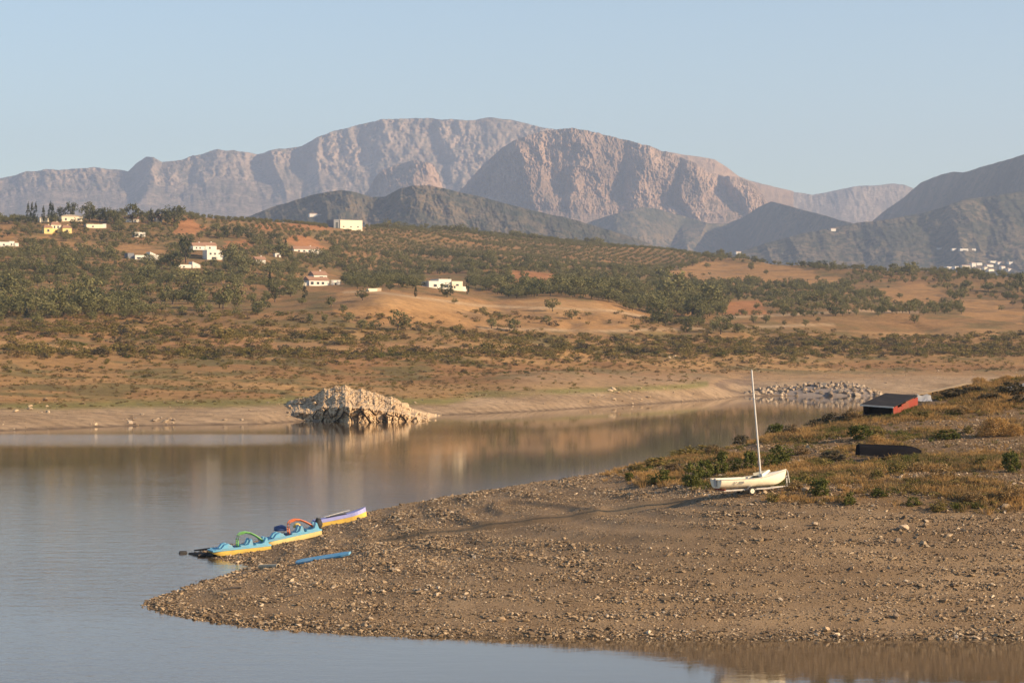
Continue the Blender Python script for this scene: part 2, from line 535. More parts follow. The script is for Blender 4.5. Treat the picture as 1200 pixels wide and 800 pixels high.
# ------------------------------------------------------------------ far bank and hillside: height field
XC = np.arange(-420, 1624, 4.0)
YG = np.arange(330, 3900, 3.0)
def cx(xs, vs): return np.interp(XC, xs, vs)
shore_y = cx([-420, 0, 150, 300, 345, 420, 500, 560, 620, 700, 780, 840, 870, 1000, 1100, 1200, 1620], [512, 505, 499, 497, 494, 490, 487, 485, 482, 477, 472, 468, 464.5, 463, 462, 461, 458])
def sm(a, k=9):
    w = np.hanning(k + 2)[1:-1]; w /= w.sum()
    return np.convolve(np.pad(a, k // 2, mode='edge'), w, 'valid')
D0 = sm(H * F / (shore_y - 400))
rows = [(D0 - 70, np.full(XC.shape, -5.0)), (D0 - 12, np.full(XC.shape, -0.8)), (D0, np.zeros(XC.shape))]
def row(yx, yy, dx, dd):
    y = sm(cx(yx, yy), 15); D = sm(cx(dx, dd), 15)
    rows.append((D, H - (y - 400) * D / F))
rows.append((D0 + 17, np.full(XC.shape, 1.5)))
row([-420, 0, 300, 600, 800, 1000, 1620], [440, 432, 432, 433, 433, 428, 425], [-420, 0, 500, 700, 1000, 1620], [540, 560, 640, 700, 800, 830])
row([-420, 0, 300, 600, 800, 1000, 1620], [395, 390, 391, 393, 398, 400, 398], [-420, 0, 500, 700, 1000, 1620], [690, 710, 800, 870, 960, 980])
row([-420, 0, 200, 330, 400, 450, 520, 580, 640, 700, 760, 850, 1000, 1200, 1620], [360, 355, 356, 352, 343, 340, 346, 356, 350, 350, 362, 366, 366, 370, 366], [-420, 0, 300, 450, 600, 750, 1000, 1620], [880, 900, 930, 980, 1040, 1080, 1160, 1150])
row([-420, 0, 200, 400, 500, 600, 750, 900, 1000, 1200, 1620], [320, 318, 320, 330, 328, 326, 332, 344, 348, 350, 346], [-420, 0, 300, 500, 750, 900, 1200, 1620], [1130, 1150, 1200, 1350, 1450, 1420, 1400, 1400])
row([-420, 0, 200, 330, 400, 500, 600, 750, 900, 1000, 1200, 1620], [288, 286, 284, 287, 292, 298, 302, 312, 327, 331, 334, 330], [-420, 0, 300, 500, 750, 900, 1200, 1620], [1400, 1400, 1500, 1750, 1900, 1700, 1560, 1560])
ridge_y = ([-420, 0, 60, 150, 220, 250, 300, 400, 500, 600, 700, 800, 850, 900, 960, 1030, 1100, 1200, 1300, 1620], [258, 261, 258, 255, 255, 258, 261, 267, 272, 281, 288, 296, 303, 310, 313, 317, 317, 325, 324, 320])
row(ridge_y[0], ridge_y[1], [-420, 0, 220, 300, 400, 500, 600, 700, 800, 900, 1000, 1200, 1620], [1650, 1650, 1700, 1850, 2050, 2200, 2400, 2400, 2250, 1950, 1780, 1750, 1750])
Dr, zr = rows[-1]
rows.append((Dr + 260, zr - 22)); rows.append((Dr + 800, zr - 70)); rows.append((np.full(XC.shape, 3950.0), np.full(XC.shape, 12.0)))
CD = np.array([r[0] for r in rows]); CZ = np.array([r[1] for r in rows])
def pchip(x, y, q):
    h = np.diff(x); d = np.diff(y) / h
    m_ = np.zeros_like(y)
    for i in range(1, len(x) - 1):
        if d[i - 1] * d[i] > 0:
            w1_ = 2 * h[i] + h[i - 1]; w2_ = h[i] + 2 * h[i - 1]
            m_[i] = (w1_ + w2_) / (w1_ / d[i - 1] + w2_ / d[i])
    m_[0] = d[0]; m_[-1] = d[-1]
    k = np.clip(np.searchsorted(x, q) - 1, 0, len(x) - 2)
    t = (q - x[k]) / h[k]
    return ((1 + 2 * t) * (1 - t) ** 2) * y[k] + t * (1 - t) ** 2 * h[k] * m_[k] + t * t * (3 - 2 * t) * y[k + 1] + t * t * (t - 1) * h[k] * m_[k + 1]
ZF = np.stack([pchip(CD[:, j], CZ[:, j], YG) for j in range(len(XC))], 0)      # [column, depth]
WX = (XC[:, None] - 600) / F * YG[None, :]; WY = np.broadcast_to(YG[None, :], WX.shape)
amp = np.interp(ZF, [-1, 0.3, 3, 10, 30, 90], [0, 0.25, 0.7, 1.1, 2.4, 3.2])
ZF = ZF + amp * fbm(WX / 60, WY / 60, 4, 21)
# gullies running down the lower slopes
ZF = ZF - np.interp(ZF, [2, 8, 20, 60], [0, .8, 1.6, 0]) * sstep(.35, .9, ridged(WX / 75 + .2 * fbm(WX / 40, WY / 40, 2, 77), WY / 400, 2, 31))
# a low tongue of ground in front of the small inlet
IX = np.broadcast_to(XC[:, None], ZF.shape)
IY = 400 + (H - ZF) * F / YG[None, :]
def bump(x0, y0, sx_, sy_, h):
    global ZF
    ZF = ZF + h * np.exp(-((IX - x0) / sx_) ** 2 - ((IY - y0) / sy_) ** 2)
bump(660, 447, 90, 10, 2.4); bump(780, 456, 60, 6, 1.6)
bump(860, 455, 28, 6, -1.2)
bump(470, 358, 70, 12, 3.0)
def far_z(X, Y):
    X = np.asarray(X, float); Y = np.asarray(Y, float)
    fx = np.clip((600 + F * X / Y - XC[0]) / 4.0, 0, len(XC) - 1.001); fy = np.clip((Y - YG[0]) / 3.0, 0, len(YG) - 1.001)
    i = fx.astype(int); j = fy.astype(int); u = fx - i; v = fy - j
    return (ZF[i, j] * (1 - u) + ZF[i + 1, j] * u) * (1 - v) + (ZF[i, j + 1] * (1 - u) + ZF[i + 1, j + 1] * u) * v
def far_hit(x, y):
    Ds = np.arange(380, 2700, 1.0)
    z = far_z((x - 600) / F * Ds, Ds)
    ys = 400 + (H - z) * F / Ds
    ok = ys <= y
    k = int(np.argmax(ok)) if ok.any() else int(np.argmin(ys))
    D = Ds[k]
    return Vector(((x - 600) / F * D, D, float(z[k])))

# rows of the mesh: dense where the ground is seen at a grazing angle
ym = np.concatenate([np.arange(340, 760, 3.0), np.arange(760, 1500, 6.0), np.arange(1500, 2700, 9.0), np.arange(2700, 3890, 60.0)])
jm = ((ym - YG[0]) / 3.0).astype(int)
FX = WX[:, jm]; FY = np.broadcast_to(YG[jm][None, :], FX.shape); FZ = ZF[:, jm]
ix = np.broadcast_to(XC[:, None], FX.shape); iy = 400 + (H - FZ) * F / FY

fields = {
    'tan': [[(395, 343), (440, 338), (500, 346), (560, 352), (610, 366), (600, 386), (500, 384), (410, 380), (385, 362)],
            [(600, 352), (650, 347), (700, 352), (740, 364), (760, 378), (700, 388), (610, 388), (590, 368)],
            [(770, 322), (830, 307), (900, 309), (950, 316), (960, 324), (900, 331), (820, 331)],
            [(0, 263), (18, 262), (16, 270), (0, 271)], [(12, 278), (60, 277), (70, 284), (20, 286)], [(60, 284), (130, 285), (120, 294), (70, 292)], [(140, 285), (205, 295), (200, 300), (135, 294)],
            [(1030, 340), (1080, 330), (1110, 345), (1100, 358), (1050, 356)], [(940, 322), (985, 325), (980, 333), (930, 332)], [(1120, 350), (1200, 352), (1200, 380), (1130, 372)]],
    'red': [[(203, 257), (222, 256), (240, 268), (232, 274), (203, 273)], [(262, 282), (296, 280), (298, 292), (262, 296)], [(330, 278), (360, 276), (385, 292), (350, 290)],
            [(600, 318), (655, 320), (650, 335), (600, 334)], [(300, 262), (385, 262), (385, 270), (300, 270)], [(850, 355), (890, 352), (900, 368), (850, 370)]],
    'pale': [[(395, 350), (440, 345), (520, 350), (600, 366), (560, 370), (470, 362)], [(605, 352), (690, 352), (750, 370), (640, 368)]],
}
wob_x = 7 * fbm(FX / 30, FY / 30, 3, 51); wob_y = 3 * fbm(FX / 30, FY / 30, 3, 61)
def fmask(kind, x, y):
    mk = np.zeros(np.broadcast(x, y).shape, bool)
    for p in fields[kind]: mk |= poly_mask(x, y, p)
    return mk
n_a = fbm(FX / 45, FY / 45, 5, 71); n_b = fbm(FX / 14, FY / 20, 4, 81); n_c = fbm(FX / 150, FY / 60, 3, 91)
C = np.zeros(FX.shape + (3,))
def lay(colr, mask):
    global C
    mk = np.clip(mask, 0, 1)[..., None]
    C = C * (1 - mk) + np.array(colr) * mk
lay((0.23, 0.14, 0.062), np.ones(FX.shape))                         # brown soil under the trees
lay((0.31, 0.172, 0.074), sstep(-.05, .4, n_a) * .8)                       # red-orange soil
lay((0.15, 0.12, 0.05), sstep(-.1, .4, n_b) * .75)                  # low olive-brown scrub
low = sstep(376, 398, iy)
lay((0.30, 0.178, 0.074), low)
lay((0.39, 0.235, 0.10), low * sstep(.0, .4, n_a))
lay((0.25, 0.13, 0.055), low * sstep(.05, .4, n_c) * .7)              # rust-coloured dry weeds
lay((0.13, 0.115, 0.045), low * sstep(.0, .35, n_b) * .75)
lay((0.34, 0.23, 0.135), sstep(430, 445, iy) * sstep(560, 640, ix) * .8)
lay((0.29, 0.19, 0.085), sstep(.0, .4, -n_b) * low * sstep(440, 455, iy) * .5)
lay((0.36, 0.205, 0.085), fmask('tan', ix + wob_x, iy + wob_y) * .85)
lay((0.36, 0.165, 0.07), fmask('red', ix + wob_x, iy + wob_y) * .85)
lay((0.43, 0.265, 0.12), fmask('pale', ix + wob_x, iy + wob_y) * .5)
lay((0.20, 0.13, 0.07), fmask('tan', ix + wob_x, iy + wob_y) * sstep(.1, .4, n_b) * .6)
# dirt tracks
def track(pts, w=1.3, colr=(0.46, 0.33, 0.2), k=.8):
    q = np.interp(ix, [p[0] for p in pts], [p[1] for p in pts])
    lay(colr, np.exp(-((iy - q) / w) ** 2) * (ix > pts[0][0]) * (ix < pts[-1][0]) * k)
track([(400, 343), (430, 341), (480, 347), (560, 358), (640, 361), (720, 364), (760, 372)])
track([(560, 384), (700, 388), (850, 384), (980, 380)], 1.4)
track([(0, 393), (120, 400), (240, 404), (420, 402), (560, 408)], 1.8, (0.40, 0.22, 0.11), .6)
track([(840, 372), (900, 370), (1010, 364), (1080, 366)], 1.2)
# bare beach left by the falling water
hb = np.interp(ix, [-420, 330, 520, 560, 820, 1620], [2.4, 2.4, 1.6, 2.6, 2.8, 5.0])
beach = sstep(.7, -.5, FZ - hb + .8 * n_b)
lay((0.37, 0.265, 0.165), beach * low)
lay((0.25, 0.17, 0.10), beach * low * sstep(.0, .5, n_b) * .6)
lay((0.22, 0.155, 0.095), beach * low * sstep(.2, .9, np.sin(FZ * 2 * math.pi / .42 + 2.5 * n_a)) * .45)
lay((0.19, 0.175, 0.06), sstep(.9, .1, np.abs(FZ - hb - .5)) * low * sstep(-.25, .2, n_c) * (ix < 830) * .85)  # green rim
lay((0.15, 0.11, 0.085), sstep(-.3, .2, n_b) * poly_mask(ix + wob_x, iy + wob_y, [(835, 448), (880, 440), (905, 446), (900, 460), (870, 461), (845, 456)]) * .7)  # shade on the rocks by the inlet, painted into the ground colour
lay((0.15, 0.105, 0.07), sstep(.28, .05, FZ) * 1.0)                    # wet edge
far_me = mesh_np('far_hillside', np.stack([FX, FY, FZ], -1).reshape(-1, 3), grid_faces(*FX.shape)[:, ::-1], True)
ca = far_me.attributes.new('soil', 'FLOAT_COLOR', 'POINT')
ca.data.foreach_set('color', np.concatenate([C, np.ones(FX.shape + (1,))], -1).astype(np.float32).ravel())
m, nt, b = new_mat('hillside_soil')
tc = nd(nt, 'ShaderNodeTexCoord')
n1 = nd(nt, 'ShaderNodeTexNoise', i_Scale=0.35, i_Detail=8.0, i_Roughness=0.75)
n2 = nd(nt, 'ShaderNodeTexNoise', i_Scale=0.06, i_Detail=6.0, i_Roughness=0.65)
for n in (n1, n2): nt.links.new(tc.outputs['Object'], n.inputs['Vector'])
a = nd(nt, 'ShaderNodeAttribute', attribute_name='soil')
r1 = ramp(nt, [(0.3, (0.5, 0.5, 0.5)), (0.5, (1, 1, 1)), (0.72, (1.35, 1.3, 1.22))]); nt.links.new(n1.outputs[0], r1.inputs[0])
r2 = ramp(nt, [(0.3, (0.8, 0.78, 0.74)), (0.7, (1.15, 1.15, 1.15))]); nt.links.new(n2.outputs[0], r2.inputs[0])
c = mixc(nt, a.outputs['Color'], r1.outputs[0], 0.85, 'MULTIPLY')
c = mixc(nt, c, r2.outputs[0], 1.0, 'MULTIPLY')
nt.links.new(c, b.inputs['Base Color'])
b.inputs['Roughness'].default_value = 0.95; b.inputs['Specular IOR Level'].default_value = 0.1
bp = nd(nt, 'ShaderNodeBump', i_Strength=1.0, i_Distance=0.6); nt.links.new(n1.outputs[0], bp.inputs['Height'])
nt.links.new(bp.outputs[0], b.inputs['Normal'])
tag(link('terrain', far_me, m), 'dry hillside across the lake', kind='structure')

# ------------------------------------------------------------------ mountains
def rock_mat(name, rock0, rock1, scrub, scrub_amt, scale=1.0, soil=None):
    m, nt, b = new_mat(name)
    tc = nd(nt, 'ShaderNodeTexCoord'); geo = nd(nt, 'ShaderNodeNewGeometry')
    n1 = nd(nt, 'ShaderNodeTexNoise', i_Scale=0.004 * scale, i_Detail=9.0, i_Roughness=0.7)
    n2 = nd(nt, 'ShaderNodeTexNoise', i_Scale=0.03 * scale, i_Detail=9.0, i_Roughness=0.8)
    mp = nd(nt, 'ShaderNodeMapping'); mp.inputs['Scale'].default_value = (1, 1, 0.35)
    nt.links.new(tc.outputs['Object'], mp.inputs[0])
    nt.links.new(mp.outputs[0], n1.inputs['Vector']); nt.links.new(tc.outputs['Object'], n2.inputs['Vector'])
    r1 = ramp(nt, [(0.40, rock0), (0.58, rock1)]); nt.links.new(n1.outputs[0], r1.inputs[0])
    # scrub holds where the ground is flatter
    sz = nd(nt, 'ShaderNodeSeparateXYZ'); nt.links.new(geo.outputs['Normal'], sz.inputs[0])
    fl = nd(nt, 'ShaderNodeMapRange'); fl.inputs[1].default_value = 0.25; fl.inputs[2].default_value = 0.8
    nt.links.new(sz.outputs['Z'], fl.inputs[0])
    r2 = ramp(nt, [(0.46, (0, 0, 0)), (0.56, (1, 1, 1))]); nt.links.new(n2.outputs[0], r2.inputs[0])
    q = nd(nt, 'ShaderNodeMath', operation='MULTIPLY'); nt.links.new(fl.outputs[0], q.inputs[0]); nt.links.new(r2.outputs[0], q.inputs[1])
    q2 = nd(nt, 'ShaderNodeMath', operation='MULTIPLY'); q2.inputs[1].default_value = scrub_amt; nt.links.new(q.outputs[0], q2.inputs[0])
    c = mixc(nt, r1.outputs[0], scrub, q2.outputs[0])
    nt.links.new(c, b.inputs['Base Color'])
    b.inputs['Roughness'].default_value = 1.0; b.inputs['Specular IOR Level'].default_value = 0.05
    bp = nd(nt, 'ShaderNodeBump', i_Strength=1.0, i_Distance=14.0 / scale); nt.links.new(n2.outputs[0], bp.inputs['Height'])
    nt.links.new(bp.outputs[0], b.inputs['Normal'])
    return m

def mountain(name, label, crest, base, dcrest, dbase, mat, seed, facets=None, rib=60, freq=1.0, jag=1.2, nu=520, nv=90, shape=1.0, elong=1.0, fk=1.0, cliff=None, drop_back=900, relief=30):
    xs = [p[0] for p in crest]
    u = np.linspace(xs[0], xs[-1], nu)[:, None]
    s = np.linspace(0, 1, nv)[None, :]
    yc = np.interp(u, xs, [p[1] for p in crest])
    yc = yc + jag * fbm(u * freq / 14, u * 0, 4, seed + 3, .6)
    yb = np.interp(u, [p[0] for p in base], [p[1] for p in base])
    dc = np.interp(u, [p[0] for p in dcrest], [p[1] for p in dcrest])
    db = np.interp(u, [p[0] for p in dbase], [p[1] for p in dbase])
    g = s ** shape
    if cliff is not None:
        g = np.interp(s, [c_[0] for c_ in cliff], [c_[1] for c_ in cliff]) + 0 * u
    y = yb + (yc - yb) * s
    hp = (yb - yc) * s                                   # height above the foot
    warp = 7 * fbm(u / 40, hp / 40, 3, seed + 8)
    fade = 0.35 + 0.65 * np.sin(np.clip(s * 1.05, 0, 1) * math.pi * .62)
    D = db + (dc - db) * g
    if facets is not None:
        D = D + np.interp(u + warp * 2.2 + (s - .5) * 26 * fbm(u / 70, u * 0 + 5, 2, seed + 60) * 2, [p[0] for p in facets], [p[1] for p in facets]) * (0.2 + 0.8 * sstep(0.0, .4, s)) * (1 - .25 * s) * fk
    D = D - rib * fade * ridged((u + warp) * freq / 30 + hp / (70 * elong), hp * freq / (44 * elong), 6, seed, .62)
    D = D - rib * .6 * fade * fbm((u - warp) * freq / 18 - hp / (60 * elong), hp * freq / (26 * elong), 5, seed + 40, .6)
    D = D - relief * fbm(u * freq / 6, hp * freq / 8, 5, seed + 20, .75) * (.55 + .9 * np.clip(.5 + fbm(u / 50, hp / 30, 3, seed + 70) * 1.6, 0, 1))
    z = H - (y - 400) * D / F
    X = (u - 600) / F * D
    V = np.stack([X, D, z], -1)
    # foot running down to the valley, and the far side
    foot = V[:, :1].copy(); foot[..., 1] -= 500; foot[..., 2] = 0
    foot2 = V[:, :1].copy(); foot2[..., 1] -= 140; foot2[..., 2] *= .72
    backs = []
    for t in (0.12, .3, .6, 1.0):
        q = V[:, -1:].copy(); q[..., 1] += drop_back * t; q[..., 2] = q[..., 2] * (1 - t ** 1.3) 
        backs.append(q)
    A = np.concatenate([foot, foot2, V] + backs, 1)
    me = mesh_np(name, A.reshape(-1, 3), grid_faces(A.shape[0], A.shape[1])[:, ::-1], True)
    tag(link(name, me, mat), label, kind='structure')
    def hit(x, yy):
        i = int(np.clip(round((x - xs[0]) / (xs[-1] - xs[0]) * (nu - 1)), 0, nu - 1))
        k = int(np.argmin(np.abs(y[i] - yy)))
        return Vector(V[i, k])
    return hit

RM_far = rock_mat('pale_limestone', (0.20, 0.155, 0.12), (0.40, 0.30, 0.225), (0.085, 0.085, 0.055), 0.9)
RM_crag = rock_mat('rosy_limestone', (0.24, 0.165, 0.115), (0.47, 0.32, 0.225), (0.10, 0.085, 0.05), 0.8)
RM_scrub = rock_mat('scrubby_slope', (0.13, 0.098, 0.062), (0.25, 0.175, 0.11), (0.05, 0.056, 0.034), 1.0, 1.6)
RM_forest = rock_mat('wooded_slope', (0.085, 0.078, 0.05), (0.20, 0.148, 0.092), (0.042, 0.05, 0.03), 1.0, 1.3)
RM_sand = rock_mat('bare_sandy_slope', (0.33, 0.22, 0.15), (0.44, 0.30, 0.20), (0.2, 0.15, 0.09), 0.3)
RM_grey = rock_mat('grey_limestone', (0.23, 0.18, 0.15), (0.36, 0.28, 0.22), (0.11, 0.10, 0.075), 0.8, 1.4)

mountain('mountain', 'long hazy limestone range at the back left',
         [(-420, 232), (-200, 215), (-60, 222), (0, 210), (30, 201), (60, 199), (105, 196), (130, 198), (150, 200), (160, 191), (172, 184), (180, 184), (190, 190), (215, 187), (235, 180), (255, 175), (275, 176), (300, 181), (330, 174), (352, 172), (372, 161), (395, 153), (420, 146), (445, 141), (470, 139), (500, 139), (530, 140), (548, 141), (570, 138), (600, 140), (625, 147), (650, 152), (720, 170), (800, 190)],
         [(-420, 268), (0, 262), (300, 262), (800, 272)], [(-420, 12600), (800, 12600)], [(-420, 11200), (800, 11200)], RM_far, 101,
         facets=[(-420, 0), (-200, 200), (-100, -100), (0, 150), (60, -80), (110, 90), (150, 140), (170, -120), (215, 120), (240, -20), (262, -60), (310, 150), (328, -90), (362, 140), (380, -80), (440, 120), (462, -60), (520, 100), (540, -40), (800, 300)],
         rib=48, freq=1.0, jag=1.6, elong=1.3, fk=.6, relief=42, cliff=[(0, 0), (.35, .52), (.6, .8), (.72, .86), (1, 1)], nu=900, nv=100)
mountain('mountain', 'small dark crag standing before the long range',
         [(418, 236), (432, 222), (440, 207), (450, 198), (462, 194), (475, 190), (488, 187), (500, 190), (508, 194), (514, 205), (520, 222), (536, 236)],
         [(418, 240), (536, 240)], [(418, 10250), (536, 10250)], [(418, 9900), (536, 9900)], RM_crag, 131,
         facets=[(418, 300), (440, 140), (482, -140), (500, -60), (512, 120), (536, 240)], rib=50, freq=1.5, jag=1.2, nu=200, nv=60, drop_back=300)
mountain('mountain', 'bare sandy shoulder behind the great crag',
         [(740, 196), (780, 178), (815, 183), (838, 187), (852, 196), (866, 207), (885, 214), (905, 218), (930, 224)], [(740, 250), (930, 250)], [(740, 11200), (930, 11200)], [(740, 10000), (930, 10000)], RM_sand, 141, rib=40, jag=.6, nu=160, nv=50)
mountain('mountain', 'great rosy cliff-faced crag in the middle of the skyline',
         [(528, 232), (545, 217), (560, 200), (575, 186), (590, 172), (604, 163), (622, 157), (640, 153), (665, 150), (690, 153), (705, 158), (725, 162), (742, 167), (760, 171), (780, 178), (798, 184), (815, 192), (832, 202), (850, 207), (866, 208), (880, 213), (890, 222), (899, 236), (908, 252), (920, 266)],
         [(528, 244), (620, 258), (760, 268), (860, 262), (920, 268)], [(528, 9900), (920, 9900)], [(528, 9250), (920, 9250)], RM_crag, 151,
         facets=[(528, 420), (548, 330), (585, 120), (622, -170), (640, -130), (662, -10), (674, -110), (700, 0), (726, 110), (742, -30), (756, -90), (776, 20), (796, 90), (806, -70), (822, -60), (846, 60), (860, 110), (874, -60), (886, -20), (900, 110), (920, 260)],
         rib=46, freq=1.5, jag=1.6, elong=1.35, fk=.85, nu=1000, nv=170, cliff=[(0, 0), (.12, .3), (.22, .38), (.3, .5), (.85, .82), (1, 1)], relief=34, drop_back=700)
mountain('mountain', 'low grey ridge in the gap at the right',
         [(850, 208), (880, 212), (905, 219), (930, 225), (952, 228), (975, 224), (1000, 219), (1025, 217), (1045, 215), (1060, 217), (1080, 225), (1110, 240), (1150, 262)],
         [(850, 270), (1150, 285)], [(850, 13400), (1150, 13400)], [(850, 12600), (1150, 12600)], RM_grey, 161, facets=[(850, 0), (930, 160), (990, -60), (1060, 160), (1150, 260)], fk=.6, relief=12, rib=34, jag=1.0, nu=300, nv=60)
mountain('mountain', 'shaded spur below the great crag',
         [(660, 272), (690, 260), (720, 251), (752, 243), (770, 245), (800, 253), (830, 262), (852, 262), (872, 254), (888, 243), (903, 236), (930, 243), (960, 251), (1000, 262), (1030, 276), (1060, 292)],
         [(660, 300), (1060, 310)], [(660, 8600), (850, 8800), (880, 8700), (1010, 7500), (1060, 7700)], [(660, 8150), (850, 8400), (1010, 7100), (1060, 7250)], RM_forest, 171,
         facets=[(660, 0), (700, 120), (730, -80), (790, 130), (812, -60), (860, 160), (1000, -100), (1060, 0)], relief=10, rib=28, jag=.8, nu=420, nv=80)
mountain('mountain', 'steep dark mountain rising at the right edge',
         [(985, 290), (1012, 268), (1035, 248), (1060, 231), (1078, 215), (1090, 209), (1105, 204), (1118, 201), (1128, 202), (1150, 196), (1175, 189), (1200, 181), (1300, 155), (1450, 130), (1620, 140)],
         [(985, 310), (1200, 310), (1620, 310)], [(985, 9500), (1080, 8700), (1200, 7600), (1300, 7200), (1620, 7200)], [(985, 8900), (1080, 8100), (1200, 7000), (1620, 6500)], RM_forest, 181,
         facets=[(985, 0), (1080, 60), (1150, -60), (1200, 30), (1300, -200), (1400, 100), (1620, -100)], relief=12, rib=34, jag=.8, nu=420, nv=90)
valley_hit = mountain('mountain', 'scrubby foothill slope above the white village',
         [(830, 304), (862, 297), (900, 284), (940, 274), (975, 267), (1005, 261), (1040, 257), (1080, 250), (1110, 241), (1135, 233), (1160, 230), (1200, 224), (1300, 210), (1620, 195)],
         [(830, 328), (1000, 334), (1200, 340), (1620, 344)], [(830, 6400), (1000, 6500), (1200, 6500), (1620, 6500)], [(830, 6050), (1000, 5950), (1200, 5800), (1620, 5800)], RM_forest, 191,
         facets=[(830, 0), (900, 110), (940, -60), (1010, 150), (1040, -40), (1090, 140), (1122, -160), (1160, 60), (1190, -60), (1250, 120), (1300, -100), (1620, 0)], rib=30, freq=.8, jag=.8, nu=620, nv=130, fk=.3, relief=9)
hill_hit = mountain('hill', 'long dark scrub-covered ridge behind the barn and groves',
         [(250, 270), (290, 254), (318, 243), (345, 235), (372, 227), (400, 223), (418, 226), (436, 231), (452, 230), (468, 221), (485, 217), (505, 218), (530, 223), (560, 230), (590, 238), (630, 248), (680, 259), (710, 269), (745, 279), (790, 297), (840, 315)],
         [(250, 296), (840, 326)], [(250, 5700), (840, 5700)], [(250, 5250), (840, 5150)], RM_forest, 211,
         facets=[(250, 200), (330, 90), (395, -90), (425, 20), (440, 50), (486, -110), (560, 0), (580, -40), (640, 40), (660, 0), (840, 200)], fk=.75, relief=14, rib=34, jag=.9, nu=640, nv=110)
# valley floor between the ridges
me = mesh_np('valley', np.array([(-9000, 3300, -1.5), (9000, 3300, -1.5), (9000, 15000, -1.5), (-9000, 15000, -1.5)]), np.array([[0, 1, 2, 3]]))
tag(link('valley_floor', me, RM_scrub), 'valley floor behind the near ridge', kind='structure')

# ------------------------------------------------------------------ haze
MB().box((0, 7100, 640), (18600, 15800, 1300)).build('haze', None)
haze = bpy.data.objects['haze']
m = bpy.data.materials.new('haze_air'); m.use_nodes = True
nt = m.node_tree; nt.nodes.clear()
out = nt.nodes.new('ShaderNodeOutputMaterial'); pv = nt.nodes.new('ShaderNodeVolumePrincipled')
pv.inputs['Color'].default_value = (0.59, 0.73, 1.0, 1)
pv.inputs['Density'].default_value = 7.0e-5
pv.inputs['Anisotropy'].default_value = 0.15
nt.links.new(pv.outputs[0], out.inputs['Volume'])
haze.data.materials.append(m)
tag(haze, 'pale blue morning haze over the valley', 'haze', kind='stuff')

# ------------------------------------------------------------------ plant shapes
def leaf_cloud(name, n_clump, per, rad, centre, leaf, seed, clump_r=0.3, shape=None, up=0.35, hollow=0.55):
    r = np.random.RandomState(seed)
    d = r.normal(size=(n_clump, 3)); d /= np.linalg.norm(d, axis=1)[:, None]
    q = (hollow + (1 - hollow) * r.rand(n_clump, 1)) * d
    if shape is not None: q = shape(q, r)
    cc = q * np.array(rad) + np.array(centre)
    e = r.normal(size=(n_clump, per, 3)); e /= np.linalg.norm(e, axis=2)[..., None]
    crad = np.array(rad) * clump_r * (0.7 + .6 * r.rand(n_clump, 1, 1))
    p = (cc[:, None] + e * crad * (0.55 + .45 * r.rand(n_clump, per, 1))).reshape(-1, 3)
    nrm = e.reshape(-1, 3) * .8 + r.normal(size=p.shape) * .6 + np.array([0, 0, up])
    nrm /= np.linalg.norm(nrm, axis=1)[:, None]
    t = np.cross(nrm, r.normal(size=p.shape)); t /= np.linalg.norm(t, axis=1)[:, None]
    bt = np.cross(nrm, t)
    s = leaf * (0.6 + .8 * r.rand(len(p), 1))
    v = np.stack([p - t * s, p + bt * s * .6, p + t * s, p - bt * s * .6], 1).reshape(-1, 3)
    v[:, 2] = np.maximum(v[:, 2], 0.01)
    return mesh_np(name, v, np.arange(len(v)).reshape(-1, 4))

def blades(name, n, h, spread, lean, width, seed):
    r = np.random.RandomState(seed)
    a = r.rand(n) * 2 * math.pi; rr = spread * np.sqrt(r.rand(n))
    p = np.stack([rr * np.cos(a), rr * np.sin(a), np.zeros(n)], 1)
    o = np.stack([np.cos(a), np.sin(a), np.zeros(n)], 1) * (lean * (.3 + r.rand(n, 1))) + r.normal(size=(n, 3)) * .12
    hh = h * (0.45 + .55 * r.rand(n, 1))
    top = p + o * hh; top[:, 2] = hh[:, 0]
    mid = (p + top) / 2; mid[:, 2] = hh[:, 0] * .6
    b = r.rand(n) * 2 * math.pi
    w = np.stack([np.cos(b), np.sin(b), np.zeros(n)], 1) * width
    v = np.stack([p - w, p + w, mid + w * .8, top, mid - w * .8], 1).reshape(-1, 3)
    return mesh_np(name, v, np.arange(n * 5).reshape(-1, 5))

def trunk_mesh(name, h, r, seed, limbs=3):
    rr = random.Random(seed); b = MB()
    top = Vector((rr.uniform(-.04, .04), rr.uniform(-.04, .04), h))
    b.tube([(0, 0, -.06), (rr.uniform(-.01, .01), 0, h * .5), top], [r * 1.3, r, r * .75], 6)
    for i in range(limbs):
        a = 2 * math.pi * (i + rr.random() * .5) / max(1, limbs)
        b.tube([top * .85, top + Vector((math.cos(a) * .1, math.sin(a) * .1, .12)), top + Vector((math.cos(a) * .24, math.sin(a) * .24, .26 + rr.random() * .1))], [r * .7, r * .45, r * .2], 5)
    return b.mesh(name)

def with_mat(me, mat):
    me.materials.append(mat); return me

def olive_shape(q, r):
    q = q.copy(); q[:, 2] = np.where(q[:, 2] < -.3, q[:, 2] * .6, q[:, 2]); return q
olive_crowns = [with_mat(leaf_cloud('olive_crown', 22 + 2 * i, 24, (.44 + .05 * (i % 3), .42 + .05 * ((i + 1) % 3), .42), (.03 * (i % 2), 0, .50), .046, 300 + i, .36, olive_shape), M['olive_leaf']) for i in range(6)]
bush_crowns = [with_mat(leaf_cloud('bush_crown', 22, 24, (.48, .46, .44), (0, 0, .48), .046, 320 + i, .36, olive_shape), M['pine_leaf']) for i in range(4)]
trunks = [with_mat(trunk_mesh('olive_trunk', .24, .035, 5 + i), M['bark']) for i in range(3)]
pine_crowns = [with_mat(leaf_cloud('pine_crown', 30, 24, (.38 + .05 * i, .38, .42), (0, 0, .54), .042, 340 + i, .34), M['pine_leaf']) for i in range(3)]
pine_trunk = with_mat(trunk_mesh('pine_trunk', .3, .028, 40), M['bark'])
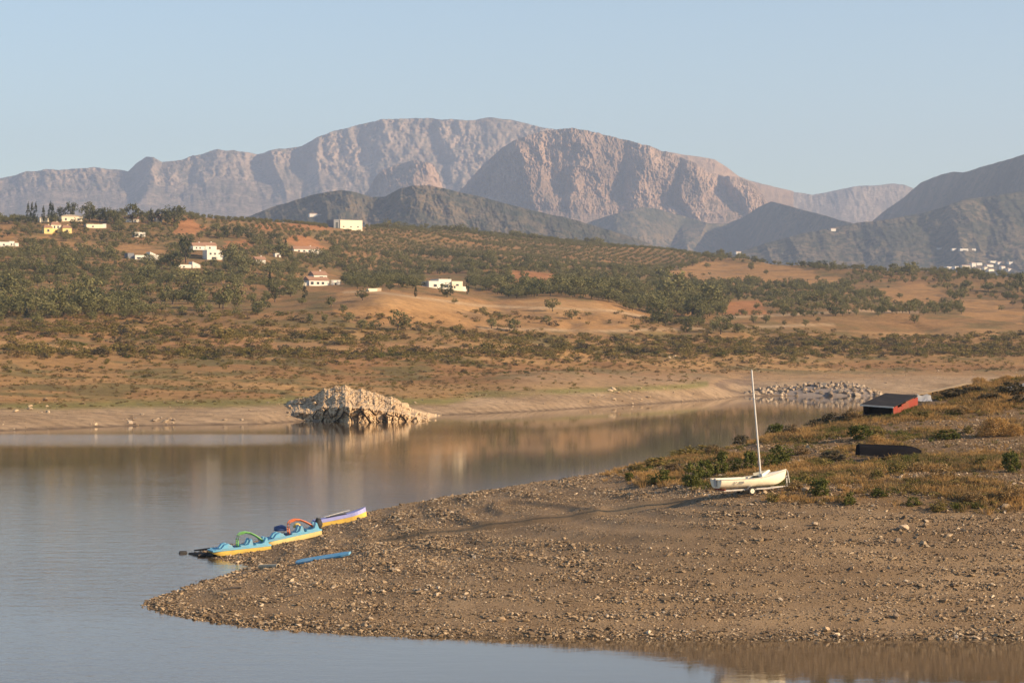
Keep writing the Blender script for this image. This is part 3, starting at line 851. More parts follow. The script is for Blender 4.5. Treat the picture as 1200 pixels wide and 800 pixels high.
def cyp_shape(q, r):
    q = q.copy(); k = np.clip(1.05 - (q[:, 2] * .5 + .5) ** 1.6, .12, 1)
    q[:, 0] *= k; q[:, 1] *= k; return q
cypress_crowns = [with_mat(leaf_cloud('cypress_crown', 44, 10, (.13, .13, .48), (0, 0, .52), .03, 360 + i, .3, cyp_shape, hollow=.75), M['cypress_leaf']) for i in range(2)]
cypress_trunk = with_mat(trunk_mesh('cypress_trunk', .2, .02, 41, 0), M['bark'])

def tree(name, label, cat, group, loc, hgt, wid, crown, trunk, rz):
    t = empty(name, loc, (0, 0, rz), label, cat, group)
    c = link('crown', crown, None, t); c.scale = (wid, wid, hgt)
    k = link('trunk', trunk, None, t); k.scale = (hgt, hgt, hgt)
    return t

# ------------------------------------------------------------------ trees on the hillside
hx, hy = [], []
# open groves: jittered rows; ridge groves: straight diagonal rows
def lattice(sp, ang, jit, y0, y1, seed):
    r = np.random.RandomState(seed)
    R_ = 2700
    i = np.arange(-R_ / sp, R_ / sp)
    a, b_ = np.meshgrid(i * sp, i * sp)
    c, s = math.cos(ang), math.sin(ang)
    X = (a * c - b_ * s).ravel(); Y = (a * s + b_ * c).ravel() + 1500
    X = X + r.normal(size=X.shape) * jit; Y = Y + r.normal(size=X.shape) * jit
    k = (Y > y0) & (Y < y1) & (np.abs(X) < Y * .31)
    return X[k], Y[k]
def image_of(X, Y):
    z = far_z(X, Y)
    return 600 + F * X / Y, 400 + (H - z) * F / Y, z
no_tree = [[(360, 316), (402, 316), (404, 346), (352, 346)], [(495, 322), (548, 322), (548, 343), (495, 343)], [(330, 284), (388, 284), (388, 299), (330, 299)],
           [(384, 255), (428, 255), (428, 272), (384, 272)], [(228, 280), (268, 280), (268, 308), (228, 308)], [(150, 288), (190, 288), (190, 308), (150, 308)],
           [(206, 300), (238, 300), (238, 324), (206, 324)], [(145, 250), (172, 250), (172, 266), (145, 266)], [(180, 250), (194, 250), (194, 266), (180, 266)], [(44, 250), (60, 250), (60, 264), (44, 264)], [(72, 250), (98, 250), (98, 264), (72, 264)], [(100, 258), (126, 258), (126, 272), (100, 272)], [(50, 262), (86, 262), (86, 276), (50, 276)], [(-5, 280), (24, 280), (24, 292), (-5, 292)], [(300, 300), (330, 300), (330, 312), (298, 312)]]
def density(x, y, X, Y):
    n = fbm(X / 90, Y / 130, 3, 401); n2 = fbm(X / 35, Y / 45, 2, 411)
    d = np.zeros(x.shape)
    A = (y < np.interp(x, [-450, 0, 150, 300, 330, 400, 560, 600, 760, 850, 1000, 1200, 1700], [372, 372, 374, 372, 350, 338, 340, 350, 366, 372, 372, 366, 360]))
    d = np.where(A, .86 + .45 * n + .25 * n2, 0)
    d = np.where(A & (x > 840), 0.55 + .9 * n + .3 * n2, d)
    belt = (y > 336) & A & (x < 310)
    d = np.where(belt, .55 + .9 * n, d)
    wood = poly_mask(x, y, [(560, 300), (700, 305), (800, 330), (850, 345), (840, 378), (740, 368), (690, 348), (600, 346), (520, 330)])
    d = np.where(wood, .75 + .4 * n, d)
    sparse = (y >= 372) & (y < 392)
    d = np.where(sparse & ~A, .05 + .12 * n, d)
    tanf = fmask('tan', x, y); d = np.where(tanf, .025, d)
    d = np.where(fmask('red', x, y), d * .15, d)
    for p in no_tree: d = np.where(poly_mask(x, y, p), 0, d)
    return d
# orderly rows along the ridge
grove_poly = [(225, 252), (300, 258), (400, 265), (500, 270), (600, 279), (700, 286), (800, 292), (830, 302), (770, 320), (690, 312), (600, 306), (500, 298), (420, 292), (395, 276), (300, 275), (240, 266)]
T = []                         # X, Y, Z, height, width, kind
X, Y = lattice(7.4, .55, 1.3, 740, 2450, 1)
x, y, z = image_of(X, Y)
grove = poly_mask(x, y, grove_poly)
keep = (~grove) & (R.rand(len(X)) < density(x, y, X, Y)) & (z > 14)
ridge_lim = np.interp(x, ridge_y[0], ridge_y[1])
DRi = np.interp(x, XC, Dr)
keep &= (Y < DRi + 60)
X, Y, x, y, z = [q[keep] for q in (X, Y, x, y, z)]
sz = 3.05 * np.exp(.38 * R.normal(size=len(X)))
sz = np.where((y > 340) & (x < 310), sz * 1.5, sz)
sz = np.where((y > 342) & (x > 600) & (x < 850), sz * 1.5, sz)
dark = fbm(X / 60, Y / 60, 2, 431) + .35 * R.normal(size=len(X))
for k in range(len(X)):
    T.append((X[k], Y[k], z[k], sz[k], sz[k] * R.uniform(.95, 1.35), 1 if dark[k] > .38 else 0, x[k], y[k]))
X, Y = lattice(10.5, .60, .4, 1500, 2500, 2)
x, y, z = image_of(X, Y)
grove = poly_mask(x, y, grove_poly) & (np.abs(fbm(X / 200, Y / 200, 2, 441)) < .7)
for p in no_tree: grove &= ~poly_mask(x, y, p)
grove &= Y < np.interp(x, XC, Dr) + 90
for k in np.where(grove & (R.rand(len(X)) < .95))[0]:
    s_ = R.uniform(2.7, 3.3)
    T.append((X[k], Y[k], z[k], s_, s_ * R.uniform(1.1, 1.35), 0, x[k], y[k]))
T.sort(key=lambda t: -t[3] / t[1])
# the hand-placed free-standing trees: x, foot y, height px, width px, kind
hand = []
def region(x, y):
    if x < 310 and y > 332:
        return ('bushy tree in the belt at the left edge above the scrub', 'bushy tree in the belt below the modern wedge-winged house', 'bushy tree at the right end of the belt left of the mound')[0 if x < 105 else 1 if x < 215 else 2], 'trees of the left belt'
    if x < 340: return ('olive tree on the left slope under the yellow villa', 'olive tree on the left slope under the terraced white villa')[0 if x < 150 else 1], 'olive trees of the left slope'
    if 380 < x < 620 and y > 345: return 'small round tree dotted on the bare orange mound', 'trees on the orange mound'
    if x >= 840:
        return ('round tree on the right slope below the three ridge trees', 'round tree on the right slope near the right edge')[0 if x < 1020 else 1], 'trees of the right slope'
    if y > 330:
        return ('dense tree in the wood beside the flat-roofed white villa', 'dense tree in the wood along the top of the pale field', 'dense tree in the thick right end of the middle wood')[0 if x < 590 else 1 if x < 720 else 2], 'trees of the middle wood'
    return 'olive tree on the middle slope below the barn', 'olive trees of the middle slope'
count = 0; rest = []
for t in T:
    inframe = -10 < t[6] < 1210
    if count < 245 and inframe:
        lab, grp = region(t[6], t[7])
        big = t[5] == 1
        tree('olive_tree' if not big else 'evergreen_tree', lab, 'tree', grp, (t[0], t[1], t[2]), t[3], t[4], (bush_crowns if big else olive_crowns)[count % (4 if big else 6)], trunks[count % 3], R.rand() * 6.28)
        count += 1
    else:
        rest.append(t)
rest = np.array([t[:6] for t in rest])
tree_protos = proto_collection('grove_tree', [])
for i, me in enumerate(olive_crowns + bush_crowns):
    b_ = bmesh.new(); b_.from_mesh(me)
    tmp = trunks[i % 3].copy(); b_.from_mesh(tmp)
    m2 = bpy.data.meshes.new('grove_tree'); b_.to_mesh(m2); b_.free()
    m2.materials.append(me.materials[0]); m2.materials.append(M['bark'])
    nleaf = len(me.polygons)
    for p in m2.polygons: p.material_index = 0 if p.index < nleaf else 1
    tree_protos.objects.link(bpy.data.objects.new('grove_tree_%02d' % i, m2))
n = len(rest)
idx = np.where(rest[:, 5] == 1, 6 + R.randint(0, 4, n), R.randint(0, 6, n))
scatter('olive_grove', rest[:, :3], np.stack([np.zeros(n), np.zeros(n), R.rand(n) * 6.28], 1), np.stack([rest[:, 4], rest[:, 4], rest[:, 3]], 1), idx, tree_protos,
        'far olive trees and evergreens that cover the hillside', 'grove')

# named single trees: (x, foot y, height px, width px, kind, label)
singles = [
    (33, 262, 25, 6, 'c', 'leftmost cypress of the row at the left end of the ridge'), (37.5, 262, 24, 6, 'c', 'second cypress of the row at the left end of the ridge'),
    (42, 262, 25, 6, 'c', 'third cypress of the row at the left end of the ridge'), (51, 262, 20, 6, 'c', 'lone cypress left of the cream hilltop house'), (59, 260, 24, 7, 'c', 'tall cypress between the two hilltop houses'),
    (62, 261, 22, 6, 'c', 'slim cypress beside the long-roofed hilltop house'),
    (72, 256, 16, 13, 'p', 'round dark tree behind the long-roofed hilltop house'), (84, 256, 22, 17, 'p', 'tall round tree topping the left skyline above the long roof'),
    (105, 260, 22, 13, 'p', 'pointed pine right of the long-roofed hilltop house'), (117, 261, 19, 15, 'p', 'broad pine in the middle of the left ridge'), (125, 261, 20, 12, 'p', 'pine right of the broad pine on the left ridge'),
    (136, 262, 18, 11, 'p', 'dark palm-like round tree between the ridge pines'), (155, 261, 25, 20, 'p', 'big round pine at the middle of the left skyline'), (168, 262, 17, 11, 'p', 'upright pine beside the big round pine'),
    (177, 262, 18, 6, 'c', 'thin cypress between the ridge pines'), (188, 261, 18, 17, 'p', 'low spreading pine left of the great dark pine'), (205, 265, 27, 25, 'p', 'great dark pine at the right end of the left ridge'),
    (196, 262, 18, 12, 'p', 'dark pine merging with the great pine on the ridge'),
    (262, 280, 17, 13, 'p', 'bushy tree above the terraced white villa'), (278, 280, 18, 12, 'p', 'tall bush right above the terraced white villa'), (292, 280, 14, 12, 'p', 'round tree on the edge of the upper bare field'),
    (218, 308, 36, 20, 'p', 'tall broad evergreen left of the terraced white villa'), (203, 316, 24, 24, 'p', 'large dark round tree between the two modern white houses'), (276, 306, 14, 8, 'c', 'short cypress right of the terraced white villa'),
    (335, 297, 17, 5, 'c', 'slim cypress left of the long white farmhouse'), (327, 298, 14, 5, 'c', 'shorter cypress two left of the long white farmhouse'),
    (316, 342, 24, 6, 'c', 'cypress below the bare red bank on the left slope'), (322, 354, 22, 13, 'p', 'tall bushy tree left of the red-roofed villa'),
    (354, 357, 10, 11, 'o', 'small round tree just below the red-roofed villa'), (388, 360, 13, 13, 'o', 'round olive tree below the right end of the red-roofed villa'), (357, 350, 16, 8, 'c', 'dark upright bush in front of the red-roofed villa'),
    (381, 378, 13, 9, 'o', 'dark small tree at the left foot of the orange mound'), (363, 379, 12, 10, 'o', 'leftmost small tree at the foot of the orange mound'), (402, 368, 12, 12, 'o', 'upper tree of the pair on the orange mound'), (409, 378, 14, 14, 'o', 'lower tree of the pair on the orange mound'),
    (424, 387, 14, 16, 'o', 'spreading tree at the bottom edge of the orange mound'), (440, 386, 12, 18, 'o', 'wide low tree right of the spreading tree below the mound'), (475, 386, 9, 18, 'o', 'flat wide bush on the lower edge of the mound'),
    (524, 348, 18, 20, 'p', 'dark bushy tree in front of the flat-roofed white villa'), (516, 335, 9, 4, 'c', 'little cypress at the left of the villa porch'), (526, 335, 10, 4, 'c', 'little cypress at the right of the villa porch'), (548, 345, 20, 5, 'c', 'thin cypress right of the flat-roofed white villa'), (487, 348, 12, 5, 'c', 'thin cypress left of the flat-roofed white villa'),
    (865, 352, 18, 12, 'p', 'tall dark tree standing out of the wood at the centre right'), (811, 372, 30, 22, 'p', 'big tree at the right end of the middle wood'), (770, 376, 28, 28, 'o', 'broad pale tree at the end of the pale field'), (823, 374, 22, 18, 'o', 'pale leafy tree beside the big tree at the wood edge'),
    (880, 315, 8, 8, 'o', 'lone little tree on the bare tan field'),
    (940, 313, 7, 8, 'p', 'leftmost of the three trees on the bare right ridge'), (950, 313, 7, 8, 'p', 'middle one of the three trees on the bare right ridge'), (964, 314, 10, 15, 'p', 'largest and rightmost of the three trees on the bare right ridge'),
    (1193, 343, 26, 18, 'p', 'big tree at the right edge of the picture'),
    (30, 372, 20, 6, 'c', 'thin dark cypress at the left foot of the belt')]
for i, (x, y, h, w, kd, lab) in enumerate(singles):
    p = far_hit(x, y)
    if p.y > np.interp(x, XC, Dr) + 20:
        D_ = float(np.interp(x, XC, Dr)); p = Vector(((x - 600) / F * D_, D_, float(far_z((x - 600) / F * D_, D_))))
        h = h + max(0, (400 + (H - p.z) * F / D_) - y)
    s_ = p.y / F
    if kd == 'c': tree('cypress_tree', lab, 'tree', None, p, h * s_, w * s_ / .27, cypress_crowns[i % 2], cypress_trunk, R.rand() * 6)
    elif kd == 'p': tree('pine_tree', lab, 'tree', None, p, h * s_, w * s_ / .86, pine_crowns[i % 3], pine_trunk, R.rand() * 6)
    else: tree('olive_tree', lab, 'tree', None, p, h * s_, w * s_ / .95, olive_crowns[i % 6], trunks[i % 3], R.rand() * 6)

# ------------------------------------------------------------------ houses
M['white_wall'] = paint('white_wall', (0.70, 0.66, 0.58), 0.9, (0.55, 0.48, 0.4), 0.25, .4)
M['cream_wall'] = paint('cream_wall', (0.78, 0.68, 0.50), 0.9, (0.5, 0.42, 0.3), 0.25, .4)
M['yellow_wall'] = paint('yellow_wall', (0.76, 0.60, 0.24), 0.9, (0.55, 0.42, 0.2), 0.25, .4)
M['grey_wall'] = paint('grey_wall', (0.20, 0.21, 0.23), 0.8, (0.12, 0.12, 0.13), 0.4, .4)
M['tile'] = paint('terracotta_tile', (0.31, 0.17, 0.105), 0.9, (0.42, 0.28, 0.18), 0.6, 1.0)
M['pale_tile'] = paint('pale_tile', (0.50, 0.40, 0.28), 0.9, (0.35, 0.25, 0.16), 0.5, 1.0)
M['glass'] = paint('window_glass', (0.035, 0.04, 0.05), 0.15, (0.06, 0.06, 0.07), 0.3, 1.0, spec=.6)
M['wood_door'] = paint('door_wood', (0.14, 0.08, 0.05), 0.7, (0.08, 0.05, 0.03), 0.5, 2.0)

def house(name, label, x, ybase, yaw, blocks, hit=far_hit, cat='house', group=None):
    """blocks: x0, x1, z0, z1 in px from the foot, depth and set-back in m, wall, roof, openings (fx, fz0, fw, fh, kind)"""
    base = hit(x, ybase)
    s = base.y / F
    root = empty(name, base, (0, 0, math.radians(yaw)), label, cat, group)
    k = s / math.cos(math.radians(yaw))
    for (x0, x1, z0, z1, dep, back, wall, roof, ops) in blocks:
        X0, X1, Z0, Z1 = x0 * k, x1 * k, z0 * s, z1 * s
        zb = Z0 - (2.5 if z0 <= 0 else 0)
        mb = MB().box(((X0 + X1) / 2, back + dep / 2, (zb + Z1) / 2), (X1 - X0, dep, Z1 - zb))
        mb.build('wall', M[wall], root)
        W = X1 - X0
        ov = .35
        if roof in ('gable', 'hip'):
            rise = min(.32 * dep, 1.9)
            inset = W * .28 if roof == 'hip' else 0
            mat = M['tile']
            r = MB()
            a = [(X0 - ov, back - ov, Z1), (X1 + ov, back - ov, Z1), (X1 + ov, back + dep + ov, Z1), (X0 - ov, back + dep + ov, Z1)]
            a2 = [(p[0], p[1], p[2] + .18) for p in a]
            rg = [(X0 - ov + inset, back + dep / 2, Z1 + rise), (X1 + ov - inset, back + dep / 2, Z1 + rise)]
            r.add(a + a2 + rg, [(0, 3, 2, 1), (0, 1, 5, 4), (1, 2, 6, 5), (2, 3, 7, 6), (3, 0, 4, 7), (4, 5, 9, 8), (6, 7, 8, 9), (5, 6, 9), (7, 4, 8)])
            ro = r.build('roof', mat, root)
            MB().box((X0 + W * .72, back + dep * .62, Z1 + rise * .9), (.7, .6, 1.3)).build('chimney', M[wall], ro)
        elif roof == 'pale':
            r = MB(); rise = 1.3
            a = [(X0 - ov, back - ov, Z1), (X1 + ov, back - ov, Z1), (X1 + ov, back + dep + ov, Z1), (X0 - ov, back + dep + ov, Z1)]
            a2 = [(p[0], p[1], p[2] + .18) for p in a]
            rg = [(X0 + W * .3, back + dep / 2, Z1 + rise), (X1 - W * .3, back + dep / 2, Z1 + rise)]
            r.add(a + a2 + rg, [(0, 3, 2, 1), (0, 1, 5, 4), (1, 2, 6, 5), (2, 3, 7, 6), (3, 0, 4, 7), (4, 5, 9, 8), (6, 7, 8, 9), (5, 6, 9), (7, 4, 8)])
            r.build('roof', M['pale_tile'], root)
        elif roof == 'wedge':
            r = MB(); rise = (x1 - x0) * s * .45
            r.add([(X0, back, Z1), (X1, back, Z1), (X1, back + dep, Z1), (X0, back + dep, Z1), (X0, back, Z1 + rise), (X0, back + dep, Z1 + rise)],
                  [(0, 1, 4), (3, 5, 2), (0, 4, 5, 3), (1, 2, 5, 4), (0, 3, 2, 1)])
            r.build('roof', M[wall], root)
        else:
            mb = MB()
            for cxx, cyy, wx, wy in (((X0 + X1) / 2, back + .12, W + .1, .24), ((X0 + X1) / 2, back + dep - .12, W + .1, .24), (X0 + .12, back + dep / 2, .24, dep - .48), (X1 - .12, back + dep / 2, .24, dep - .48)):
                mb.box((cxx, cyy, Z1 + .2), (wx, wy, .4))
            mb.build('parapet', M[wall], root)
            MB().box(((X0 + X1) / 2, back + dep / 2, Z1 + .03), (W - .5, dep - .5, .06)).build('roof', M['pale_tile'], root)
        for (fx, fz, fw, fh, kd) in ops:
            wx = X0 + fx * W; ww = fw * W; wz = Z0 + fz * (Z1 - Z0); wh = fh * (Z1 - Z0)
            fr = MB().box((wx, back - .04, wz), (ww + .2, .08, wh + .2)).build('window' if kd == 'w' else 'door', M['white_wall'] if kd == 'w' else M['wood_door'], root)
            if kd == 'w': MB().box((wx, back - .095, wz), (ww, .03, wh)).build('pane', M['glass'], fr)
            elif kd == 'a': MB().box((wx, back - .095, wz), (ww, .03, wh)).build('opening', M['glass'], fr)
            else: MB().box((wx + ww * .3, back - .1, wz), (.12, .05, .25)).build('handle', M['grey_wall'], fr)
    return root
w_ = lambda *p: [(q[0], q[1], q[2], q[3], 'w') for q in p]
house('barn', 'large cream warehouse barn with its shaded end painted grey, alone on the ridge', 405, 268.5, 28, [(-6, 19, 0, 10, 14, 0, 'cream_wall', 'flat', w_((.15, .28, .07, .13), (.48, .28, .07, .13), (.8, .28, .07, .13))), (-13, -6.02, 0, 10.5, 14, .6, 'grey_wall', 'flat', w_((.5, .42, .45, .7)))], cat='barn')  # grey end block: shade of the left end put into the wall colour
house('villa', 'white villa with red tiled roofs above the orange mound', 377, 335, 25,
      [(-14, 8, 0, 6.5, 8, 0, 'white_wall', 'gable', w_((.15, .5, .14, .5), (.45, .5, .12, .4), (.7, .5, .12, .4))), (-6, 9, 6.5, 13, 7, 3.2, 'white_wall', 'gable', w_((.55, .5, .25, .45), (.85, .5, .08, .35))), (12, 22, 0, 6, 7, 1, 'white_wall', 'flat', w_((.45, .4, .2, .5))), (-26, -15, 0, 2.6, .5, 1, 'white_wall', 'flat', [])], cat='villa')
house('villa', 'flat-roofed white villa with three blocks among dark bushes', 522, 339, 25,
      [(-19, -7, 0, 8.5, 9, 0, 'white_wall', 'flat', w_((.6, .5, .3, .35))), (-6.9, 7.5, 0, 11, 10, .8, 'white_wall', 'flat', w_((.25, .35, .14, .5), (.6, .35, .3, .3))), (7.6, 20, 0, 8.5, 9, 0, 'cream_wall', 'flat', w_((.5, .6, .25, .25), (.25, .3, .14, .3))), (20, 26, 0, 2.5, 4, 1.2, 'white_wall', 'flat', [])], cat='villa')
house('farmhouse', 'long low white farmhouse on the upper middle slope', 360, 296.5, 22, [(-15, 14, 0, 4.5, 7, 0, 'white_wall', 'gable', w_((.2, .5, .07, .4), (.4, .5, .07, .4), (.62, .5, .1, .5), (.85, .5, .07, .4))), (14.5, 22, 0, 2.2, 4, 1, 'white_wall', 'flat', [])], cat='farmhouse')
house('villa', 'terraced white villa stepping down the left slope', 250, 304.5, 25,
      [(-7, 9, 0, 11, 8, 0, 'white_wall', 'flat', w_((.25, .65, .12, .2), (.55, .65, .12, .2), (.5, .2, .3, .22))), (9.1, 16, 0, 5, 6, .5, 'white_wall', 'flat', w_((.5, .5, .25, .4))), (-17, -4, 12, 17, 7, 9, 'white_wall', 'gable', w_((.3, .5, .1, .4), (.6, .5, .1, .4))), (-3, 9.5, 12, 17.5, 7, 9.5, 'white_wall', 'gable', w_((.4, .5, .14, .4)))], cat='villa')
house('villa', 'modern white house with a slanting wedge wing', 168, 304.5, 24, [(-9, 7, 0, 4.6, 8, 0, 'white_wall', 'flat', w_((.25, .45, .25, .4), (.65, .45, .2, .4))), (7.1, 17, 0, 5, 8, -.5, 'white_wall', 'wedge', []), (-16, -9.1, 0, 7, 7, 2, 'grey_wall', 'flat', [])], cat='villa')
house('villa', 'low white wall-like house with a wedge end below the dark round tree', 222, 314, 24, [(-12, 3, 0, 3, 7, 0, 'white_wall', 'flat', w_((.4, .5, .15, .5))), (3.1, 12, 0, 3.6, 7, -.4, 'white_wall', 'wedge', [])], cat='villa')
house('villa', 'yellow villa with two wings and a raised red centre', 68, 274, 22,
      [(-15, -6, 0, 7, 8, 0, 'yellow_wall', 'hip', w_((.5, .5, .25, .4))), (-6, 5, 5.5, 11, 7, 4.5, 'cream_wall', 'hip', w_((.35, .5, .14, .5), (.7, .5, .14, .5))), (-6, 5, 0, 5.4, 6, 4, 'yellow_wall', 'flat', [(.5, .4, .2, .8, 'd')]), (5.1, 15, 0, 7, 8, 0, 'yellow_wall', 'hip', w_((.5, .5, .25, .4)))], cat='villa')
house('house', 'white house cut by the left edge of the picture', 10, 289.5, 22, [(-14, 1, 0, 5, 8, 0, 'white_wall', 'flat', w_((.6, .5, .12, .4))), (1.2, 6.5, 0, 6, 7, .5, 'white_wall', 'flat', w_((.4, .5, .2, .4))), (6.6, 11, 0, 4, 6, 0, 'white_wall', 'flat', [])])
house('house', 'cream house at the left end of the ridge between cypresses', 51, 260.5, 20, [(-4, 6, 0, 5, 8, 0, 'cream_wall', 'pale', w_((.4, .5, .15, .4)))])
house('house', 'hilltop house with a long pale roof', 84, 259.5, 20, [(-11, 12, 0, 6, 10, 0, 'cream_wall', 'pale', w_((.2, .4, .08, .4), (.8, .4, .08, .4)))])
house('house', 'low beige house with flat roof right of the yellow villa', 113, 267.5, 20, [(-11, 7, 0, 4, 8, 0, 'cream_wall', 'flat', w_((.4, .5, .1, .4))), (7.1, 11, 0, 4.6, 7, .4, 'white_wall', 'flat', [])])
house('house', 'small white house with dark windows in the trees of the left slope', 164, 278, 20, [(-6, 6, 0, 5, 7, 0, 'white_wall', 'flat', w_((.25, .5, .2, .5), (.62, .5, .2, .5)))])
house('house', 'low white house under the big round ridge pine', 155, 260.5, 20, [(-7, 8, 0, 4, 7, 0, 'white_wall', 'gable', w_((.3, .5, .1, .4), (.7, .5, .1, .4)))])
house('house', 'tiny white gabled house left of the great dark pine', 187, 260.5, 20, [(-4, 3, 0, 5, 6, 0, 'white_wall', 'gable', w_((.5, .5, .2, .4)))])
house('house', 'small white house left of the slim farmhouse cypress', 304, 308.5, 22, [(-4, 7, 0, 4.2, 6, 0, 'white_wall', 'gable', w_((.5, .5, .12, .4)))])
house('shed', 'tiny white shed below the slim cypresses', 326, 301.5, 22, [(-3.5, 3, 0, 4, 4, 0, 'white_wall', 'flat', [(.5, .4, .3, .7, 'd')])], cat='shed')
house('shed', 'small stone hut on the crest of the orange mound', 440, 341.5, 22, [(-8, 2, 0, 2.2, 3, 0, 'cream_wall', 'flat', []), (2.1, 7, 0, 2.8, 3, .3, 'pale_tile', 'flat', [])], cat='shed')
house('farmhouse', 'white farm on the dark hill behind the barn', 370, 253.5, 20, [(-7, 2, 0, 3, 12, 0, 'white_wall', 'gable', []), (2.1, 8, 0, 2.2, 10, 0, 'white_wall', 'gable', [])], hit=hill_hit, cat='farmhouse')
house('house', 'tiny white house on the shadowed spur slope at the right', 977, 271, 20, [(-3, 3, 0, 3, 14, 0, 'white_wall', 'gable', [])], hit=valley_hit)
house('house', 'tiny white house behind the end of the olive rows', 866, 297.5, 20, [(-3, 3, 0, 2.5, 9, 0, 'white_wall', 'gable', [])], hit=valley_hit)
rv = random.Random(5)
village = [(1113, 315, 8, 2), (1122, 314, 7, 2), (1132, 314.5, 10, 3.6), (1141, 312, 5, 4), (1148, 311, 7, 3), (1146, 317, 7, 2.2), (1155, 315, 4, 2.4), (1161, 313, 8, 2.4), (1166, 308.5, 11, 2.4), (1172, 309, 6, 2), (1162, 317.5, 7, 2.4), (1176, 315, 5, 3), (1185, 309, 5, 2), (1183, 317, 4, 2)]
for i, (x, y, w, h) in enumerate(village):
    house('house', 'far small white village house at the foot of the right mountain', x, y, rv.uniform(10, 30), [(-w / 2, w / 2, 0, h, rv.uniform(9, 14), 0, 'cream_wall' if i % 4 == 2 else 'white_wall', rv.choice(['gable', 'flat', 'flat']), [])], hit=valley_hit, group='houses of the far white village')
for i, (x, y, w) in enumerate([(1102, 292.5, 5), (1120, 293, 8), (1130, 293, 10), (1141, 293, 5)]):
    house('house', 'far pale roadside building strung along the slope above the village', x, y, 15, [(-w / 2, w / 2, 0, 1.4, 9, 0, 'white_wall', 'flat', [])], hit=valley_hit, group='buildings above the far village')

# ------------------------------------------------------------------ stones
def stone_mesh(name, seed, flat=.6, n=12):
    r = random.Random(seed); bm = bmesh.new()
    for _ in range(n):
        v = Vector((r.gauss(0, 1), r.gauss(0, 1), r.gauss(0, 1))).normalized() * r.uniform(.75, 1)
        bm.verts.new((v.x * .5, v.y * .42, v.z * .5 * flat))
    g = bmesh.ops.convex_hull(bm, input=bm.verts)
    bmesh.ops.delete(bm, geom=[v for v in bm.verts if not v.link_faces], context='VERTS')
    me = bpy.data.meshes.new(name); bm.to_mesh(me); bm.free()
    return me
def stone_mat(name, stops, bump=.3):
    m, nt, b = new_mat(name)
    oi = nd(nt, 'ShaderNodeObjectInfo'); tc = nd(nt, 'ShaderNodeTexCoord')
    rp = ramp(nt, stops); rp.color_ramp.interpolation = 'LINEAR'
    nt.links.new(oi.outputs['Random'], rp.inputs[0])
    n1 = nd(nt, 'ShaderNodeTexNoise', i_Scale=5.0, i_Detail=6.0, i_Roughness=.7); nt.links.new(tc.outputs['Object'], n1.inputs['Vector'])
    r2 = ramp(nt, [(.3, (.65, .63, .6)), (.7, (1.15, 1.13, 1.1))]); nt.links.new(n1.outputs[0], r2.inputs[0])
    nt.links.new(mixc(nt, rp.outputs[0], r2.outputs[0], 1.0, 'MULTIPLY'), b.inputs['Base Color'])
    b.inputs['Roughness'].default_value = .9; b.inputs['Specular IOR Level'].default_value = .2
    bp = nd(nt, 'ShaderNodeBump', i_Strength=bump, i_Distance=.1); nt.links.new(n1.outputs[0], bp.inputs['Height']); nt.links.new(bp.outputs[0], b.inputs['Normal'])
    return m
M['pebble'] = stone_mat('pebble_stone', [(0, (.10, .073, .05)), (.3, (.20, .143, .088)), (.6, (.29, .21, .13)), (.85, (.39, .295, .19)), (1, (.55, .45, .33))])
M['boulder'] = stone_mat('cream_limestone', [(0, (.32, .22, .13)), (.5, (.44, .32, .20)), (1, (.56, .44, .30))], .8)
M['grey_boulder'] = stone_mat('grey_jetty_stone', [(0, (.23, .175, .125)), (.5, (.34, .265, .19)), (1, (.50, .40, .29))], .8)
peb = proto_collection('pebble_shape', [with_mat(stone_mesh('pebble', 500 + i, .55), M['pebble']) for i in range(8)])
def bank_points(n, d0, d1, seed, xl=-60, xr=1290):
    r = np.random.RandomState(seed)
    D = d0 + (d1 - d0) * r.rand(n)
    lo, hi = (xl - 600) / F * d1, (xr - 600) / F * d1
    X = lo + (hi - lo) * r.rand(n)
    ixx = 600 + F * X / D
    k = (ixx > xl) & (ixx < xr)
    X, D = X[k], D[k]
    z = near_z(X, D) + rut_height(X, D)
    k = z > -.12
    X, D, z = X[k], D[k], z[k]
    return X, D, z, 600 + F * X / D, 400 + (H - z) * F / D, r
X, Y, z, x, y, r = bank_points(480000, 119, 200, 11)
veg = veg_mask(x, y, X, Y)
cl = fbm(X * .25, Y * .25, 3, 511); cl2 = fbm(X * .07, Y * .12, 2, 517)
band = .5 + .5 * np.sin(z * 2 * math.pi / 0.55 + 2 * fbm(X * .1, Y * .1, 2, 5))
prob = (.88 + .40 * cl + .30 * cl2 + .2 * band) * (1 - .45 * veg) * np.where(Y > 168, .55, 1.0)
prob = np.where(z < .35, .95, prob)
k = r.rand(len(X)) < prob
X, Y, z, x, y, veg, cl = [q[k] for q in (X, Y, z, x, y, veg, cl)]
n = len(X)
s = .088 * np.exp(.50 * r.normal(size=n)) * (1 + .4 * np.clip(cl, -1, 1))
s = np.where(r.rand(n) < .012, s * 2.4, s)
s = np.where(z < .3, s * 1.15, s)
finez = sstep(520, 580, x) * sstep(850, 800, x) * sstep(575, 592, y) * sstep(645, 625, y)
s = s * (1 - .45 * finez)
bl = np.abs(Y - np.interp(X, BX, BY)); onb = (bl < .5) & (X > BX[0] - 1) & (X < BX[-1] + 1)
s = np.where(onb, s * .55, s)
s = np.clip(s * (.72 + .45 * band[k]), .035, .5)
scatter('pebbles', np.stack([X, Y, z + s * .08], 1), r.rand(n, 3) * np.array([.5, .5, 6.28]), np.stack([s * r.uniform(.9, 1.5, n), s * r.uniform(.8, 1.2, n), s * r.uniform(.7, 1.3, n)], 1), r.randint(0, 8, n), peb,
        'loose brown stones covering the gravel spit', 'stones')

